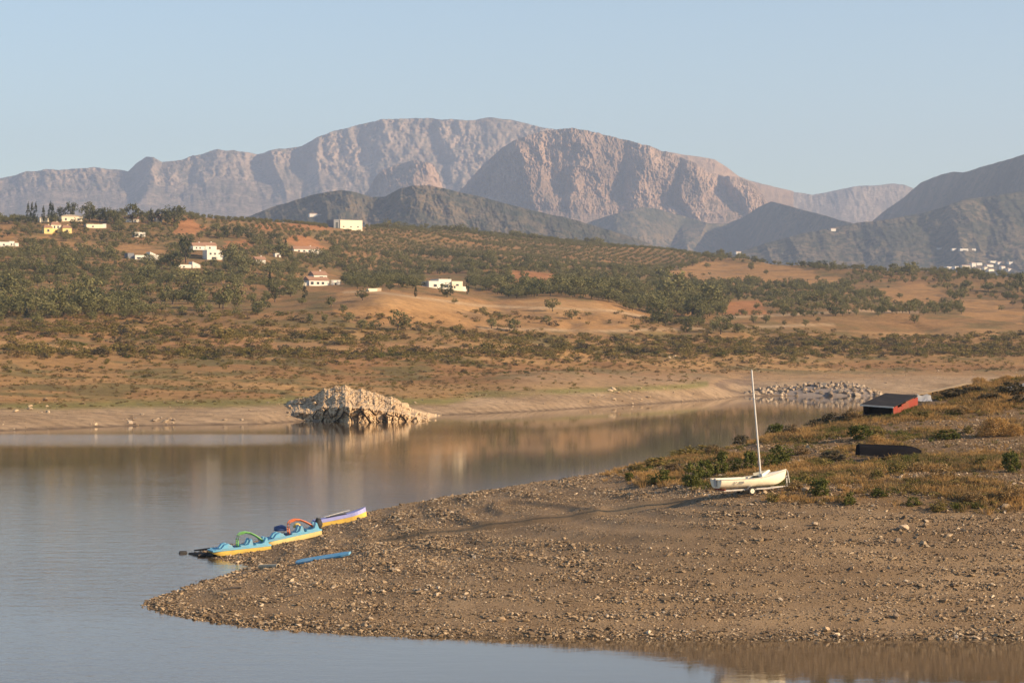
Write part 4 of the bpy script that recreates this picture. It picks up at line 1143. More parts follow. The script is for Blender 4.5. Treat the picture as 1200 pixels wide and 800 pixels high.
big_stones = [with_mat(stone_mesh('rock', 560 + i, .7, 18), M['boulder']) for i in range(6)]
grey_stones = [with_mat(stone_mesh('jetty_rock', 580 + i, .75, 16), M['grey_boulder']) for i in range(6)]
for i, (x, y, w, lab) in enumerate([(587, 728, 14, 'single pale block of rock at the near water edge'), (574, 729, 8, 'dark flat stone touching the pale block at the water edge'), (968, 741, 16, 'angular rock overhanging the near water at the lower right'), (958, 742, 10, 'low dark stone beside the overhanging rock'),
                                    (188, 700, 9, 'pale stone on the very tip of the spit'), (672, 643, 8, 'pale stone lying alone in the middle of the gravel'), (756, 694, 10, 'flat grey stone on the gravel right of centre'), (955, 617, 13, 'dark flat stone on the gravel below the boat trailer'), (1060, 622, 16, 'dark slab of stone among paler ones on the right gravel'),
                                    (1085, 618, 12, 'pale stone heap top on the right gravel'), (1052, 636, 12, 'round stone below the dark slab on the right gravel'), (1082, 639, 10, 'pale pointed stone on the right gravel'), (944, 576, 12, 'pale rock in the shade of the shrub behind the trailer'),
                                    (1178, 595, 14, 'whitish rock at the right end of the grass edge'), (1110, 681, 9, 'small pale stone low on the right gravel'), (1050, 723, 14, 'dark stone row end near the right water edge'), (1095, 560, 10, 'pale stone by the dried brown bush')]):
    p = near_hit(x, y); s = w * p.y / F
    o = link('rock', big_stones[i % 6] if 'dark' not in lab else grey_stones[i % 6])
    o.location = p + Vector((0, 0, s * .16)); o.scale = (s, s * .9, s * .8); o.rotation_euler = (R.rand() * .4, R.rand() * .4, R.rand() * 6)
    tag(o, lab, 'rock')

def cells(x, y, sx, sy, seed):
    """per-block random value and distance to the block's edge"""
    gx_ = x / sx; gy_ = y / sy
    ix_ = np.floor(gx_); iy_ = np.floor(gy_)
    b1 = np.full(np.broadcast(gx_, gy_).shape, 9.0); b2 = b1.copy(); idv = b1 * 0
    for dx in (-1, 0, 1):
        for dy in (-1, 0, 1):
            cx_ = ix_ + dx; cy_ = iy_ + dy
            jx = hash2(cx_, cy_, seed); jy = hash2(cx_, cy_, seed + 1); v = hash2(cx_, cy_, seed + 2)
            d_ = np.hypot(cx_ + jx - gx_, cy_ + jy - gy_)
            new = d_ < b1
            b2 = np.where(new, b1, np.minimum(b2, d_)); idv = np.where(new, v, idv); b1 = np.where(new, d_, b1)
    return idv, b2 - b1
# rocky outcrop at the far water's edge: ledges of broken blocks
def top_y(x): return np.interp(x, [328, 336, 348, 362, 372, 380, 392, 404, 412, 425, 440, 452, 466, 480, 492, 503, 512], [490, 472, 467, 465, 461, 455, 452, 452, 455, 455, 460, 464, 469, 477, 482, 488, 494])
root = empty('rock_outcrop', P(425, 494, 452), (0, 0, 0), 'cream limestone outcrop of broken ledges rising from the far water edge', 'rock outcrop')
ox, oy, oz = root.location
us = np.linspace(328, 516, 420)[:, None]; vs = np.linspace(0, 1, 150)[None, :]
ty = top_y(us) + 4.2 * fbm(us / 14, us * 0, 5, 601, .6); by_ = 496 + 0 * us
prof = np.interp(vs, [0, .12, .45, .55, .95, 1], [0, .03, .08, .36, .92, 1])
yy = by_ + (ty - by_) * vs
wv = 3 * fbm(us / 11, yy / 11, 2, 641)
i1, e1 = cells(us + wv + .25 * yy, yy + wv + 0 * us, 10, 15, 651); i2, e2 = cells(us - wv, yy + wv + .2 * us, 4.6, 2.6, 661)
lowc = sstep(.62, .40, vs) + 0 * us
dd = 449 + 24 * prof + 9 * np.abs((us - 430) / 90) ** 2 - 1.8 * ridged(us / 22, yy / 30, 3, 611) + np.interp(us, [330, 372, 410, 430, 470, 514], [4, 4, -3, -1, 1, 2]) * (1 - prof)
dd = dd + lowc * (-3.2 * i1 + 2.0 * sstep(.13, .0, e1)) + (1 - .55 * lowc) * (-1.5 * i2 + .7 * sstep(.16, .0, e2)) - .5 * fbm(us / 2.2, yy / 2.2, 3, 671, .6)
V = np.stack([(us - 600) / F * dd, dd, H - (yy - 400) * dd / F], -1)
bk = V[:, -1:].copy(); bk[..., 1] += 8; bk[..., 2] = bk[..., 2] * .4 + .5
bk2 = V[:, -1:].copy(); bk2[..., 1] += 16; bk2[..., 2] = -.5
V = np.concatenate([V, bk, bk2], 1)
M['bedrock'] = paint('bedrock', (.52, .375, .22), .95, (.27, .17, .09), .6, .35, 0.0)
bed = link('bedrock', mesh_np('bedrock', V.reshape(-1, 3) - np.array([ox, oy, oz]), grid_faces(V.shape[0], V.shape[1])[:, ::-1], False), M['bedrock'], root)
r = np.random.RandomState(61)
for i in range(260):
    x = r.uniform(334, 510); t = top_y(x); lowf = r.rand()
    y = t + (494 - t) * lowf
    dpt = 449 + 24 * np.interp((494 - y) / (496 - t), [0, .12, .45, .55, .95, 1], [0, .04, .16, .45, .95, 1]) + 9 * ((x - 430) / 90) ** 2
    big = (x > 405) and (x < 490) and y > 472 and r.rand() < .22
    w = r.uniform(1.6, 3.0) if big else r.uniform(.4, 1.5)
    if not big and r.rand() < (.8 if y > 472 else .45): continue
    p = P(x, y, dpt - .4) - Vector((ox, oy, oz))
    o = link('boulder', big_stones[r.randint(6)], None, root)
    o.location = p; o.rotation_euler = tuple(r.rand(3) * (.5, .5, 6.28)); o.scale = (w * .8, w, w * (1.25 if big else .8))

# rubble jetty on the right of the far shore
root = empty('rubble_jetty', P(955, 463, 668), (0, 0, 0), 'long pile of grey-cream rubble running along the far shore at right', 'rock pile')
base = root.location.copy()
def jt(x): return np.interp(x, [874, 900, 930, 960, 985, 1005, 1020, 1034], [460, 454, 451, 448, 446.5, 449, 455, 463])
mb = MB(); secs = []
for x in np.linspace(870, 1038, 40):
    t = float(jt(x)); d0 = 664; d1 = 678
    secs.append([P(x, 465.5, d0) - base, P(x, (t + 464) / 2 + 1, d0 + 5) - base, P(x, t + 1.5, d1) - base, P(x, 464, d1 + 12) - base - Vector((0, 0, 1))])
mb.loft(secs).build('rubble_core', paint('rubble_core', (.22, .18, .15), .95, (.12, .1, .09), .6, .5), root)
r = np.random.RandomState(62)
for i in range(190):
    x = r.uniform(874, 1032); t = jt(x); f = r.rand() ** .8
    y = 463.5 + (t - 463.5) * f
    w = r.uniform(.9, 2.5)
    o = link('boulder', grey_stones[r.randint(6)], None, root)
    o.location = P(x, y, 664 + 13 * f) - base; o.rotation_euler = tuple(r.rand(3) * (.8, .8, 6.28)); o.scale = (w, w, w)
# scattered rocks along the left and middle far shores
for k_, (n_, bx, by2, lab, grp) in enumerate([(9, (18, 66), (470, 484), 'pale rock in the scatter above the left beach', 'rocks above the left beach'), (14, (150, 210), (490, 499), 'small dark rock at the left far waterline', 'rocks on the left waterline'),
                                 (16, (335, 385), (484, 496), 'brown stone on the shore left of the cream outcrop', 'stones beside the outcrop'), (18, (690, 760), (455, 472), 'pale stone strewn on the far middle beach', 'stones on the middle beach'), (12, (700, 800), (414, 420), 'whitish stone in the row on the right lower slope', 'row of whitish stones')]):
    for i in range(n_):
        p = far_hit(r.uniform(*bx), r.uniform(*by2)); w = r.uniform(.5, 1.5)
        o = link('rock', (grey_stones if k_ in (1, 2) else big_stones)[r.randint(6)])
        o.location = p + Vector((0, 0, w * .15)); o.scale = (w * 1.2, w, w * .7); o.rotation_euler = tuple(r.rand(3) * (.5, .5, 6.28))
        tag(o, lab, 'rock', grp)

# ------------------------------------------------------------------ scrub of the far shore
shrub_meshes = {}
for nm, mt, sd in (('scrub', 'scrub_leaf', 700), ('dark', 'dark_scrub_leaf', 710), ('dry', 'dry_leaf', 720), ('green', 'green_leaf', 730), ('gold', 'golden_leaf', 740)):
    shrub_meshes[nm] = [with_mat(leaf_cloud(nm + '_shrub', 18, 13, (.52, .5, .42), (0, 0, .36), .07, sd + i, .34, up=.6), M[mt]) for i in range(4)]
def scrub_density(x, y, X, Y):
    n = fbm(X / 30, Y / 40, 3, 801); n2 = fbm(X / 120, Y / 30, 2, 811)
    d = .12 + .22 * n
    c1 = np.interp(x, [0, 300, 600, 900, 1200], [386, 392, 396, 402, 398]); c2 = np.interp(x, [0, 300, 600, 900, 1200], [414, 416, 414, 413, 412])
    d = d + .30 * np.exp(-((y - c1 + 4 * n) / 6.0) ** 2) * sstep(-.5, .2, n2 + .3)
    d = d + .36 * np.exp(-((y - c2 + 3 * n) / 5.0) ** 2) * sstep(-.5, .2, n2 + .4)
    d = np.where((y > 436) & (x < 560), d + .12, d)
    d = np.where(y > 424, d * np.where(x > 600, .9, 1.5) + .05, d)
    d = np.where(y < 380, d * .9 + .05, d)
    d = np.where(fmask('tan', x, y), d * .4 + .1 * np.clip(n, 0, 1), d)
    return d
r = np.random.RandomState(71)
N = 90000
Y = 400 + 620 * r.rand(N) ** 1.0; X = (r.rand(N) * 2 - 1) * .27 * 1020
k = np.abs(X) < .27 * Y; X, Y = X[k], Y[k]
x, y, z = image_of(X, Y)
k = (z > 2.6) & (y > 366) & (r.rand(len(X)) < scrub_density(x, y, X, Y) * .8)
k &= ~((z < 5.2) & (x > 820))
X, Y, z, x, y = [q[k] for q in (X, Y, z, x, y)]
n = len(X)
tall = np.interp(y, [366, 392, 414, 428, 445, 480], [1.1, 1.2, 1.35, .65, .42, .36])
s = tall * np.exp(.3 * r.normal(size=n))
pick = r.rand(n); low_ = y > 428
kd = np.where(low_, np.where(pick < .55, 2, np.where(pick < .8, 0, np.where(pick < .9, 3, 1))), np.where(pick < .62, 0, np.where(pick < .8, 1, np.where(pick < .95, 2, 3))))
order = np.argsort(-s / Y)
scrub_protos = proto_collection('scrub_shape', shrub_meshes['scrub'] + shrub_meshes['dark'] + shrub_meshes['dry'] + shrub_meshes['green'])
kinds = ['scrub', 'dark', 'dry', 'green']
cnt = 0; taken = np.zeros(n, bool)
for i in order:
    if cnt >= 190: break
    if -5 < x[i] < 1205 and kd[i] in (0, 1):
        o = link('shrub', shrub_meshes[kinds[kd[i]]][i % 4]); o.location = (X[i], Y[i], z[i] - .05); q = s[i]
        o.scale = (q * 2.1, q * 2.1, q * 1.1); o.rotation_euler = (0, 0, r.rand() * 6)
        where_ = ' left of the cream outcrop' if x[i] < 330 else ' above the cream outcrop' if x[i] < 520 else ' below the pale field' if x[i] < 760 else ' above the rubble jetty' if x[i] < 1000 else ' at the far right'
        band_ = ' upper' if y[i] < 401 else ' lower'
        tag(o, ('olive-green' if kd[i] == 0 else 'dark grey-brown') + ' bush of the' + band_ + ' far-shore scrub band' + where_, 'bush', 'far shore ' + kinds[kd[i]] + ' bushes'); taken[i] = True; cnt += 1
k = ~taken
n2 = int(k.sum())
scatter('far_scrub', np.stack([X, Y, z - .05], 1)[k], np.stack([np.zeros(n2), np.zeros(n2), r.rand(n2) * 6.28], 1), np.stack([s * 1.9, s * 1.9, s], 1)[k], (kd * 4 + r.randint(0, 4, n))[k], scrub_protos,
        'low dry scrub and weeds covering the far shore slope', 'scrub')

# stones strewn over the far beach
r = np.random.RandomState(75)
N = 60000
Y = 395 + 420 * r.rand(N); X = (r.rand(N) * 2 - 1) * .26 * 815
k = np.abs(X) < .26 * Y; X, Y = X[k], Y[k]
x, y, z = image_of(X, Y)
k = (z > .05) & (z < np.where(x > 820, 7.0, 3.6)) & (r.rand(len(X)) < np.clip(.35 + .7 * fbm(X / 12, Y / 12, 3, 821), .03, 1))
X, Y, z = X[k], Y[k], z[k]; n = len(X)
s = np.clip(.22 * np.exp(.55 * r.normal(size=n)), .1, 1.1)
beach_protos = proto_collection('beach_stone', [with_mat(stone_mesh('beach_stone', 540 + i, .6), M['grey_boulder'] if i % 2 else M['boulder']) for i in range(6)])
scatter('beach_stones', np.stack([X, Y, z], 1), r.rand(n, 3) * np.array([.5, .5, 6.28]), np.stack([s * 1.3, s, s], 1), r.randint(0, 6, n), beach_protos, 'loose stones strewn over the far beach', 'stones')

# ------------------------------------------------------------------ plants of the near bank
tuft_dry = [with_mat(blades('dry_tuft', 26, .34, .16, .55, .012, 900 + i), M['dry_leaf']) for i in range(3)]
tuft_gold = [with_mat(blades('gold_tuft', 26, .38, .18, .6, .012, 910 + i), M['golden_leaf']) for i in range(2)]
tuft_green = [with_mat(blades('green_tuft', 24, .30, .18, .6, .016, 920 + i), M['green_leaf']) for i in range(3)]
tuft_olive = [with_mat(leaf_cloud('low_weed', 8, 9, (.26, .26, .13), (0, 0, .12), .045, 930 + i, .4, up=.8), M['scrub_leaf']) for i in range(3)]
X, Y, z, x, y, r = bank_points(230000, 142, 262, 21, 640, 1300)
veg = veg_mask(x, y, X, Y)
pn = fbm(X * .22, Y * .16, 4, 941)
keep = (r.rand(len(X)) < veg * np.clip(.24 + 1.05 * pn, .03, .95) * .75)
X, Y, z, x, y, pn = [q[keep] for q in (X, Y, z, x, y, pn)]
n = len(X)
pg = fbm(X * .3 + 40, Y * .2, 3, 951) + .25 * r.normal(size=n)
kd = np.where(pg > .46, 2, np.where(pg > .18, 3, np.where(pg > -.22, 0, 1)))
kd = np.where((x > 1080) & (kd == 2) & (r.rand(n) < .5), 0, kd)
off = np.array([0, 3, 5, 8]); cntk = np.array([3, 2, 3, 3])
idx = off[kd] + (r.rand(n) * cntk[kd]).astype(int)
s = np.clip(np.exp(.35 * r.normal(size=n)) * (.75 + .5 * np.clip(pn, -.5, 1)), .3, 1.5)
scatter('bank_weeds', np.stack([X, Y, z - .02], 1), np.stack([np.zeros(n), np.zeros(n), r.rand(n) * 6.28], 1), np.stack([s, s, s], 1), idx,
        proto_collection('weed_shape', tuft_dry + tuft_gold + tuft_green + tuft_olive), 'dry grass and weeds covering the upper bank', 'weeds')

# single shrubs: x, foot y, width px, height px, kind, label
sh = [(738, 563, 14, 9, 'g', 'small green shrub at the left end of the bank vegetation'), (776, 567, 30, 15, 'g', 'wide low green shrub left of the sailing dinghy'), (812, 570, 26, 24, 'g', 'tall green shrub just left of the dinghy stern'), (826, 560, 26, 20, 'g', 'green shrub behind the dinghy transom'),
      (845, 556, 24, 20, 'g', 'bushy green shrub behind the dinghy stern quarter'), (862, 552, 18, 12, 'g', 'small green shrub behind the middle of the dinghy'), (880, 552, 24, 22, 'g', 'rounded green shrub just left of the mast'), (903, 550, 20, 16, 'g', 'rounded green shrub just right of the mast'), (916, 543, 28, 18, 'g', 'brighter green shrub behind the dinghy bow'),
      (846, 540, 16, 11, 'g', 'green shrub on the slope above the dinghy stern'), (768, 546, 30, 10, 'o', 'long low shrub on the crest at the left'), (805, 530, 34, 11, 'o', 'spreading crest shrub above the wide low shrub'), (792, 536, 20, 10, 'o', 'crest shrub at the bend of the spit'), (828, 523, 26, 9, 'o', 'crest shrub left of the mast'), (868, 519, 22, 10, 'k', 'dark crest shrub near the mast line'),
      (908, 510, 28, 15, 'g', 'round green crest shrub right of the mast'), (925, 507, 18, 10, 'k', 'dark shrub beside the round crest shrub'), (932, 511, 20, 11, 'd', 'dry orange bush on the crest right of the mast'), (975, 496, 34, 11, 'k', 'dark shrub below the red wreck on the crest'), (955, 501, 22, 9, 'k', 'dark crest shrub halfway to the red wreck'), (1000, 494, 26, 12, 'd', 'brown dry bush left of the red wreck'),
      (960, 580, 32, 18, 'g', 'broad green shrub right of the trailer coupling'), (995, 591, 18, 13, 'g', 'green shrub at the gravel edge right of the trailer'), (945, 566, 16, 10, 'o', 'olive shrub behind the trailer coupling'), (1010, 515, 32, 16, 'g', 'green shrub below the red wreck'), (1030, 513, 22, 10, 'o', 'olive shrub above the upturned black boat'), (1026, 521, 26, 12, 'y', 'golden grass bush behind the upturned black boat'),
      (1165, 511, 46, 24, 'y', 'big golden dry bush on the right bank'), (1190, 510, 22, 15, 'y', 'smaller golden bush against the big golden bush'), (1148, 452, 26, 11, 'y', 'golden bush on the skyline of the right bank'), (1180, 446, 20, 7, 'y', 'far golden bush at the right skyline'), (1110, 514, 40, 10, 'g', 'low green mat of weeds left of the big golden bush'), (1135, 508, 16, 8, 'o', 'olive weed clump at the foot of the big golden bush'),
      (1186, 553, 24, 22, 'g', 'bright green shrub at the right edge of the bank'), (1150, 546, 20, 10, 'o', 'olive shrub left of the bright edge shrub'), (1105, 563, 34, 16, 'd', 'dried brown bush with pale branches on the right bank'), (1050, 556, 24, 13, 'o', 'olive shrub below the upturned black boat'), (1075, 553, 22, 10, 'd', 'orange dry bush below the black boat bow'), (1028, 560, 18, 9, 'o', 'small olive shrub left below the black boat'),
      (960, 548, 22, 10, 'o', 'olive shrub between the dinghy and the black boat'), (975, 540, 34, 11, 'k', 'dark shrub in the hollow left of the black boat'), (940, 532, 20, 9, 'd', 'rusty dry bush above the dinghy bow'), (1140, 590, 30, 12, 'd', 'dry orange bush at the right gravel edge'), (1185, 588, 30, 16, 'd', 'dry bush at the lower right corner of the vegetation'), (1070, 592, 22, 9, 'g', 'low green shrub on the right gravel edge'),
      (1100, 599, 26, 8, 'o', 'flat olive shrub on the right gravel edge'), (1030, 582, 20, 9, 'g', 'little green shrub between trailer and dried brown bush'), (1062, 575, 20, 8, 'o', 'olive shrub in the middle of the right bank'), (905, 588, 20, 9, 'o', 'olive weeds under the trailer drawbar'), (930, 575, 20, 11, 'd', 'orange dry grass clump under the trailer coupling'),
      (1160, 470, 34, 9, 'k', 'dark scrub clump standing in for bank shade under the right skyline'), (1120, 465, 40, 9, 'k', 'dark scrub clump standing in for shade under the gangway'), (1185, 462, 40, 13, 'k', 'largest dark scrub clump standing in for bank shade at the right skyline'), (1140, 462, 34, 9, 'k', 'dark scrub clump standing in for shade behind the gangway end'), (1195, 472, 26, 9, 'k', 'dark scrub standing in for bank shade at the right edge below the skyline'), (1080, 490, 30, 8, 'o', 'olive weeds right of the red wreck'), (1125, 485, 26, 8, 'd', 'rusty weeds on the upper right bank'),  # dark scrub clumps added in place of the shade on this bank
      (790, 553, 22, 9, 'd', 'orange dry bush on the left bank slope'), (835, 533, 24, 10, 'd', 'dry bush below the crest above the dinghy'), (745, 552, 22, 8, 'o', 'first olive shrub of the crest from the left')]
KM = {'g': 'green', 'o': 'scrub', 'd': 'dry', 'k': 'dark', 'y': 'gold'}
fine = {}
for k_, nm in KM.items():
    if k_ == 'y':
        fine[k_] = [with_mat(leaf_cloud('golden_bush', 70, 60, (.5, .45, .55), (0, 0, .32), .024, 960 + i, .30, up=.3), M['golden_leaf']) for i in range(2)]
    else:
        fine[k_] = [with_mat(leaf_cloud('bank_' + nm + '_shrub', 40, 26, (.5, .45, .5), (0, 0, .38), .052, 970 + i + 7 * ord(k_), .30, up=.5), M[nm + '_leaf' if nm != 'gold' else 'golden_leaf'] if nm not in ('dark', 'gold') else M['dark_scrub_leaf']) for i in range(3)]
def crest_hit(x, y):
    p = near_hit(x, y)
    D = np.arange(150, 262, .5)
    zz = near_z((x - 600) / F * D, D); yy_ = 400 + (H - zz) * F / D
    if yy_.min() > y or p.y > 262:
        j = int(np.argmin(yy_)); p = Vector(((x - 600) / F * D[j], D[j], float(zz[j])))
    return p
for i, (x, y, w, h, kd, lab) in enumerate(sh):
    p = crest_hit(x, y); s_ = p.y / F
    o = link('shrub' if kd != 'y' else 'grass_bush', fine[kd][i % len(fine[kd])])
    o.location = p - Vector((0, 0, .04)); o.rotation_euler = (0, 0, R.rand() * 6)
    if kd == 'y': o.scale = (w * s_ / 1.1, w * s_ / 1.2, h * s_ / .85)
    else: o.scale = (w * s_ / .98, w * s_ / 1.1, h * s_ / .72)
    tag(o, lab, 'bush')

# ------------------------------------------------------------------ boats and things on the spit
M['cream_paint'] = paint('cream_gelcoat', (.82, .74, .56), .35, (.55, .45, .32), .3, 1.5)
M['deck_grey'] = paint('deck_grey', (.42, .40, .37), .6, (.28, .25, .22), .4, 2)
M['alu'] = paint('aluminium', (.62, .60, .56), .35, (.4, .38, .35), .3, 3)
M['galv'] = paint('galvanised_steel', (.46, .44, .41), .55, (.30, .2, .12), .5, 4)
M['rubber'] = paint('rubber', (.025, .025, .026), .8, (.08, .07, .06), .5, 4)
M['ink'] = paint('dark_lettering', (.05, .06, .09), .5, (.1, .1, .12), .2, 6)
M['blue_plastic'] = paint('light_blue_plastic', (.15, .42, .58), .55, (.30, .36, .36), .6, 2.6)
M['deep_blue'] = paint('deep_blue_plastic', (.03, .055, .16), .5, (.08, .1, .18), .4, 3)
M['yellow_plastic'] = paint('yellow_plastic', (.72, .50, .11), .55, (.38, .25, .10), .6, 2.2)
M['pale_yellow'] = paint('faded_yellow_plastic', (.80, .63, .26), .55, (.46, .34, .17), .55, 2.2)
M['green_tube'] = paint('green_tube', (.16, .40, .10), .45, (.1, .22, .08), .4, 3)
M['orange_tube'] = paint('orange_tube', (.72, .17, .05), .45, (.45, .12, .05), .4, 3)
M['lilac'] = paint('lilac_plastic', (.27, .28, .55), .55, (.24, .22, .32), .55, 2.6)
M['board_blue'] = paint('faded_blue_board', (.10, .30, .48), .6, (.32, .42, .46), .55, 1.6)
M['black_hull'] = paint('black_hull', (.008, .008, .011), .95, (.018, .016, .016), .5, 1.2, spec=.04)
M['red_paint'] = paint('rusty_red_paint', (.24, .036, .022), .9, (.17, .085, .045), .9, .9)
M['tar'] = paint('tarred_felt', (.022, .021, .022), .9, (.06, .05, .045), .5, .9, spec=.15)
M['plank'] = paint('weathered_plank', (.40, .29, .17), .85, (.2, .14, .09), .6, 2)
M['white_shell'] = paint('white_shell', (.19, .20, .23), .6, (.25, .27, .33), .6, 2.5)
M['rope'] = paint('pale_rope', (.42, .33, .22), .9, (.25, .2, .14), .5, 6)
M['driftwood'] = paint('dark_driftwood', (.05, .042, .036), .9, (.12, .09, .07), .5, 3)
M['pipe'] = paint('beige_pipe', (.50, .40, .27), .7, (.3, .23, .15), .5, 3)

def hull_section(b, keel, sheer, n=8, k=.55, p=1.15):
    out = []
    for i in range(-n, n + 1):
        f = abs(i) / n * math.pi / 2
        # i = +-n is the sheer, i = 0 the keel
        yv = b * math.sin(f) ** k * (1 if i >= 0 else -1)
        zv = sheer - (sheer - keel) * math.cos(f) ** p
        out.append((yv, zv))
    return out

# sailing dinghy on its trailer
gp = near_hit(880, 579)
YAW = math.radians(25)
tr = empty('boat_trailer', gp, (0, math.radians(-1.5), YAW), 'low galvanised boat trailer under the cream sailing dinghy', 'boat trailer')
b = MB()
for s_ in (-1, 1):
    b.box((-.45, .42 * s_, .34), (3.5, .07, .09))
    b.tube([(1.25, .42 * s_, .34), (2.55, 0, .36)], .04, 6)
for xx in (-2.1, -.5, .9): b.box((xx, 0, .345), (.07, .80, .06))
b.build('frame', M['galv'], tr)
MB().tube([(2.5, 0, .36), (3.15, 0, .37)], .045, 8).build('drawbar', M['galv'], tr)
MB().tube([(-.35, -.78, .24), (-.35, .78, .24)], .035, 8).build('axle', M['galv'], tr)
for s_ in (-1, 1):
    w = MB().tube([(-.35, .70 * s_ - .09, .25), (-.35, .70 * s_ - .06, .25), (-.35, .70 * s_ + .06, .25), (-.35, .70 * s_ + .09, .25)], [.2, .25, .25, .2], 20)
    wo = w.build('wheel', M['rubber'], tr, True)
    MB().tube([(-.35, .70 * s_ - .096, .25), (-.35, .70 * s_ + .096, .25)], [.145, .145], 16).build('rim', M['cream_paint'], wo)
    MB().tube([(-.35, .70 * s_ - .115, .25), (-.35, .70 * s_ + .115, .25)], .045, 10).build('hub', M['galv'], wo)
    arc = []
    for k_ in range(9):
        a = math.radians(20 + 140 * k_ / 8); arc.append([(-.35 + .33 * math.cos(a), .70 * s_ - .12, .25 + .31 * math.sin(a)), (-.35 + .33 * math.cos(a), .70 * s_ + .12, .25 + .31 * math.sin(a))])
    MB().loft(arc).build('mudguard', M['galv'], tr)
wp = MB().box((2.62, 0, .68), (.07, .07, .7)).box((2.58, 0, .95), (.16, .12, .12)).build('winch_post', M['galv'], tr)
MB().tube([(2.62, -.1, .95), (2.62, .14, .95)], .05, 8).build('winch_drum', M['rubber'], wp)
jw = MB().tube([(2.95, .08, .16), (2.74, .08, 1.35)], .03, 8).build('jockey_leg', M['alu'], tr)
MB().tube([(2.97, .03, .12), (2.97, .13, .12)], .11, 12).build('jockey_wheel', M['rubber'], jw)
MB().box((-2.2, 0, .4), (.08, 1.25, .1)).build('light_bar', M['red_paint'], tr)

dg = empty('sailing_dinghy', gp + Vector((0, 0, .40)), (0, math.radians(-2.0), YAW), 'cream sailing dinghy with bare leaning mast parked on a trailer', 'sailing boat')
L0, L1 = -2.5, 2.45
def bform(t):
    xx = L0 + (L1 - L0) * t
    beam = .84 * (1 - (max(0, t - .42) / .58) ** 2.3) * (1 - .16 * (max(0, .42 - t) / .42) ** 2)
    beam = max(beam, .03)
    sheer = .66 - .05 * math.sin(t * math.pi) + .30 * max(0, t - .45) ** 1.6 / .55 ** 1.6
    keel = .06 + .05 * (1 - t) * (t < .3) * (1 - t / .3) + .34 * max(0, (t - .78) / .22) ** 2.2
    return xx, beam, sheer, keel
ts = [i / 26 for i in range(27)]
secs = []
for t in ts:
    xx, bb, shr, kl = bform(t)
    rake = .16 * max(0, (t - .8) / .2)
    secs.append([(xx + rake * (zv - kl) / (shr - kl + 1e-6), yv, zv) for yv, zv in hull_section(bb, kl, shr)])
hull = MB().loft(secs).build('hull', M['cream_paint'], dg, True)
MB().add(secs[0], [tuple(range(len(secs[0])))]).build('transom', M['cream_paint'], dg)
rail = MB()
for s_ in (0, -1): rail.tube([(q[s_][0], q[s_][1], q[s_][2] + .01) for q in secs], .028, 6)
rail.build('gunwale', M['deck_grey'], dg, True)
dk = []
for t in [x_ / 20 for x_ in range(12, 21)]:
    xx, bb, shr, kl = bform(t); rk = .16 * max(0, (t - .8) / .2)
    dk.append([(xx + rk, -bb + .005, shr), (xx + rk, -bb * .5, shr + .05), (xx + rk, 0, shr + .07), (xx + rk, bb * .5, shr + .05), (xx + rk, bb - .005, shr)])
MB().loft(dk).build('foredeck', M['cream_paint'], dg, True)
for s_ in (-1, 1):
    sd_, inn = [], []
    for t in [x_ / 20 for x_ in range(0, 13)]:
        xx, bb, shr, kl = bform(t)
        sd_.append([(xx, s_ * (bb - .005), shr), (xx, s_ * (bb - .2), shr + .02), (xx, s_ * (bb - .22), .26)])
    MB().loft(sd_).build('side_deck', M['cream_paint'], dg, True)
fl = [[(bform(t)[0], -bform(t)[1] + .2, .26), (bform(t)[0], bform(t)[1] - .2, .26)] for t in [x_ / 20 for x_ in range(0, 13)]]
MB().loft(fl).build('cockpit_floor', M['deck_grey'], dg)
for tt in (.22, .45): MB().box((bform(tt)[0], 0, .5), (.28, 1.2, .04)).build('thwart', M['plank'], dg)
MB().add([(.55, -.55, .66), (1.45, 0, .96), (.55, .55, .66), (.5, -.55, .86), (1.36, 0, 1.06), (.5, .55, .86)], [(0, 1, 4, 3), (1, 2, 5, 4)]).build('spray_board', M['cream_paint'], dg)
mast = MB().tube([(.72, 0, .25), (.72 - .62 * .0, 0, .9), (.30, 0, 7.35)], [.065, .06, .052], 10).build('mast', M['alu'], dg, True)
MB().tube([(.34, -.42, 5.55), (.42, 0, 5.5), (.34, .42, 5.55)], .018, 6).build('spreader', M['alu'], mast)
MB().box((.40, 0, 5.75), (.1, .08, .22)).build('mast_fitting', M['galv'], mast)
MB().box((-2.56, 0, .46), (.05, .28, .5)).build('rudder_stock', M['deck_grey'], dg)
fc = bpy.data.curves.new('registration', 'FONT'); fc.body = 'RC 4808'; fc.size = .20; fc.align_x = 'CENTER'; fc.extrude = .004
fo = bpy.data.objects.new('tmp_text', fc); col.objects.link(fo)
bpy.context.view_layer.update()
tm = bpy.data.meshes.new_from_object(fo.evaluated_get(bpy.context.evaluated_depsgraph_get()))
bpy.data.objects.remove(fo)
xx, bb, shr, kl = bform(.24)
lt = link('registration_number', tm, M['ink'], hull); lt.rotation_euler = (math.radians(80), 0, math.radians(-2.0)); lt.location = (xx, -bb - .012, shr - .26)

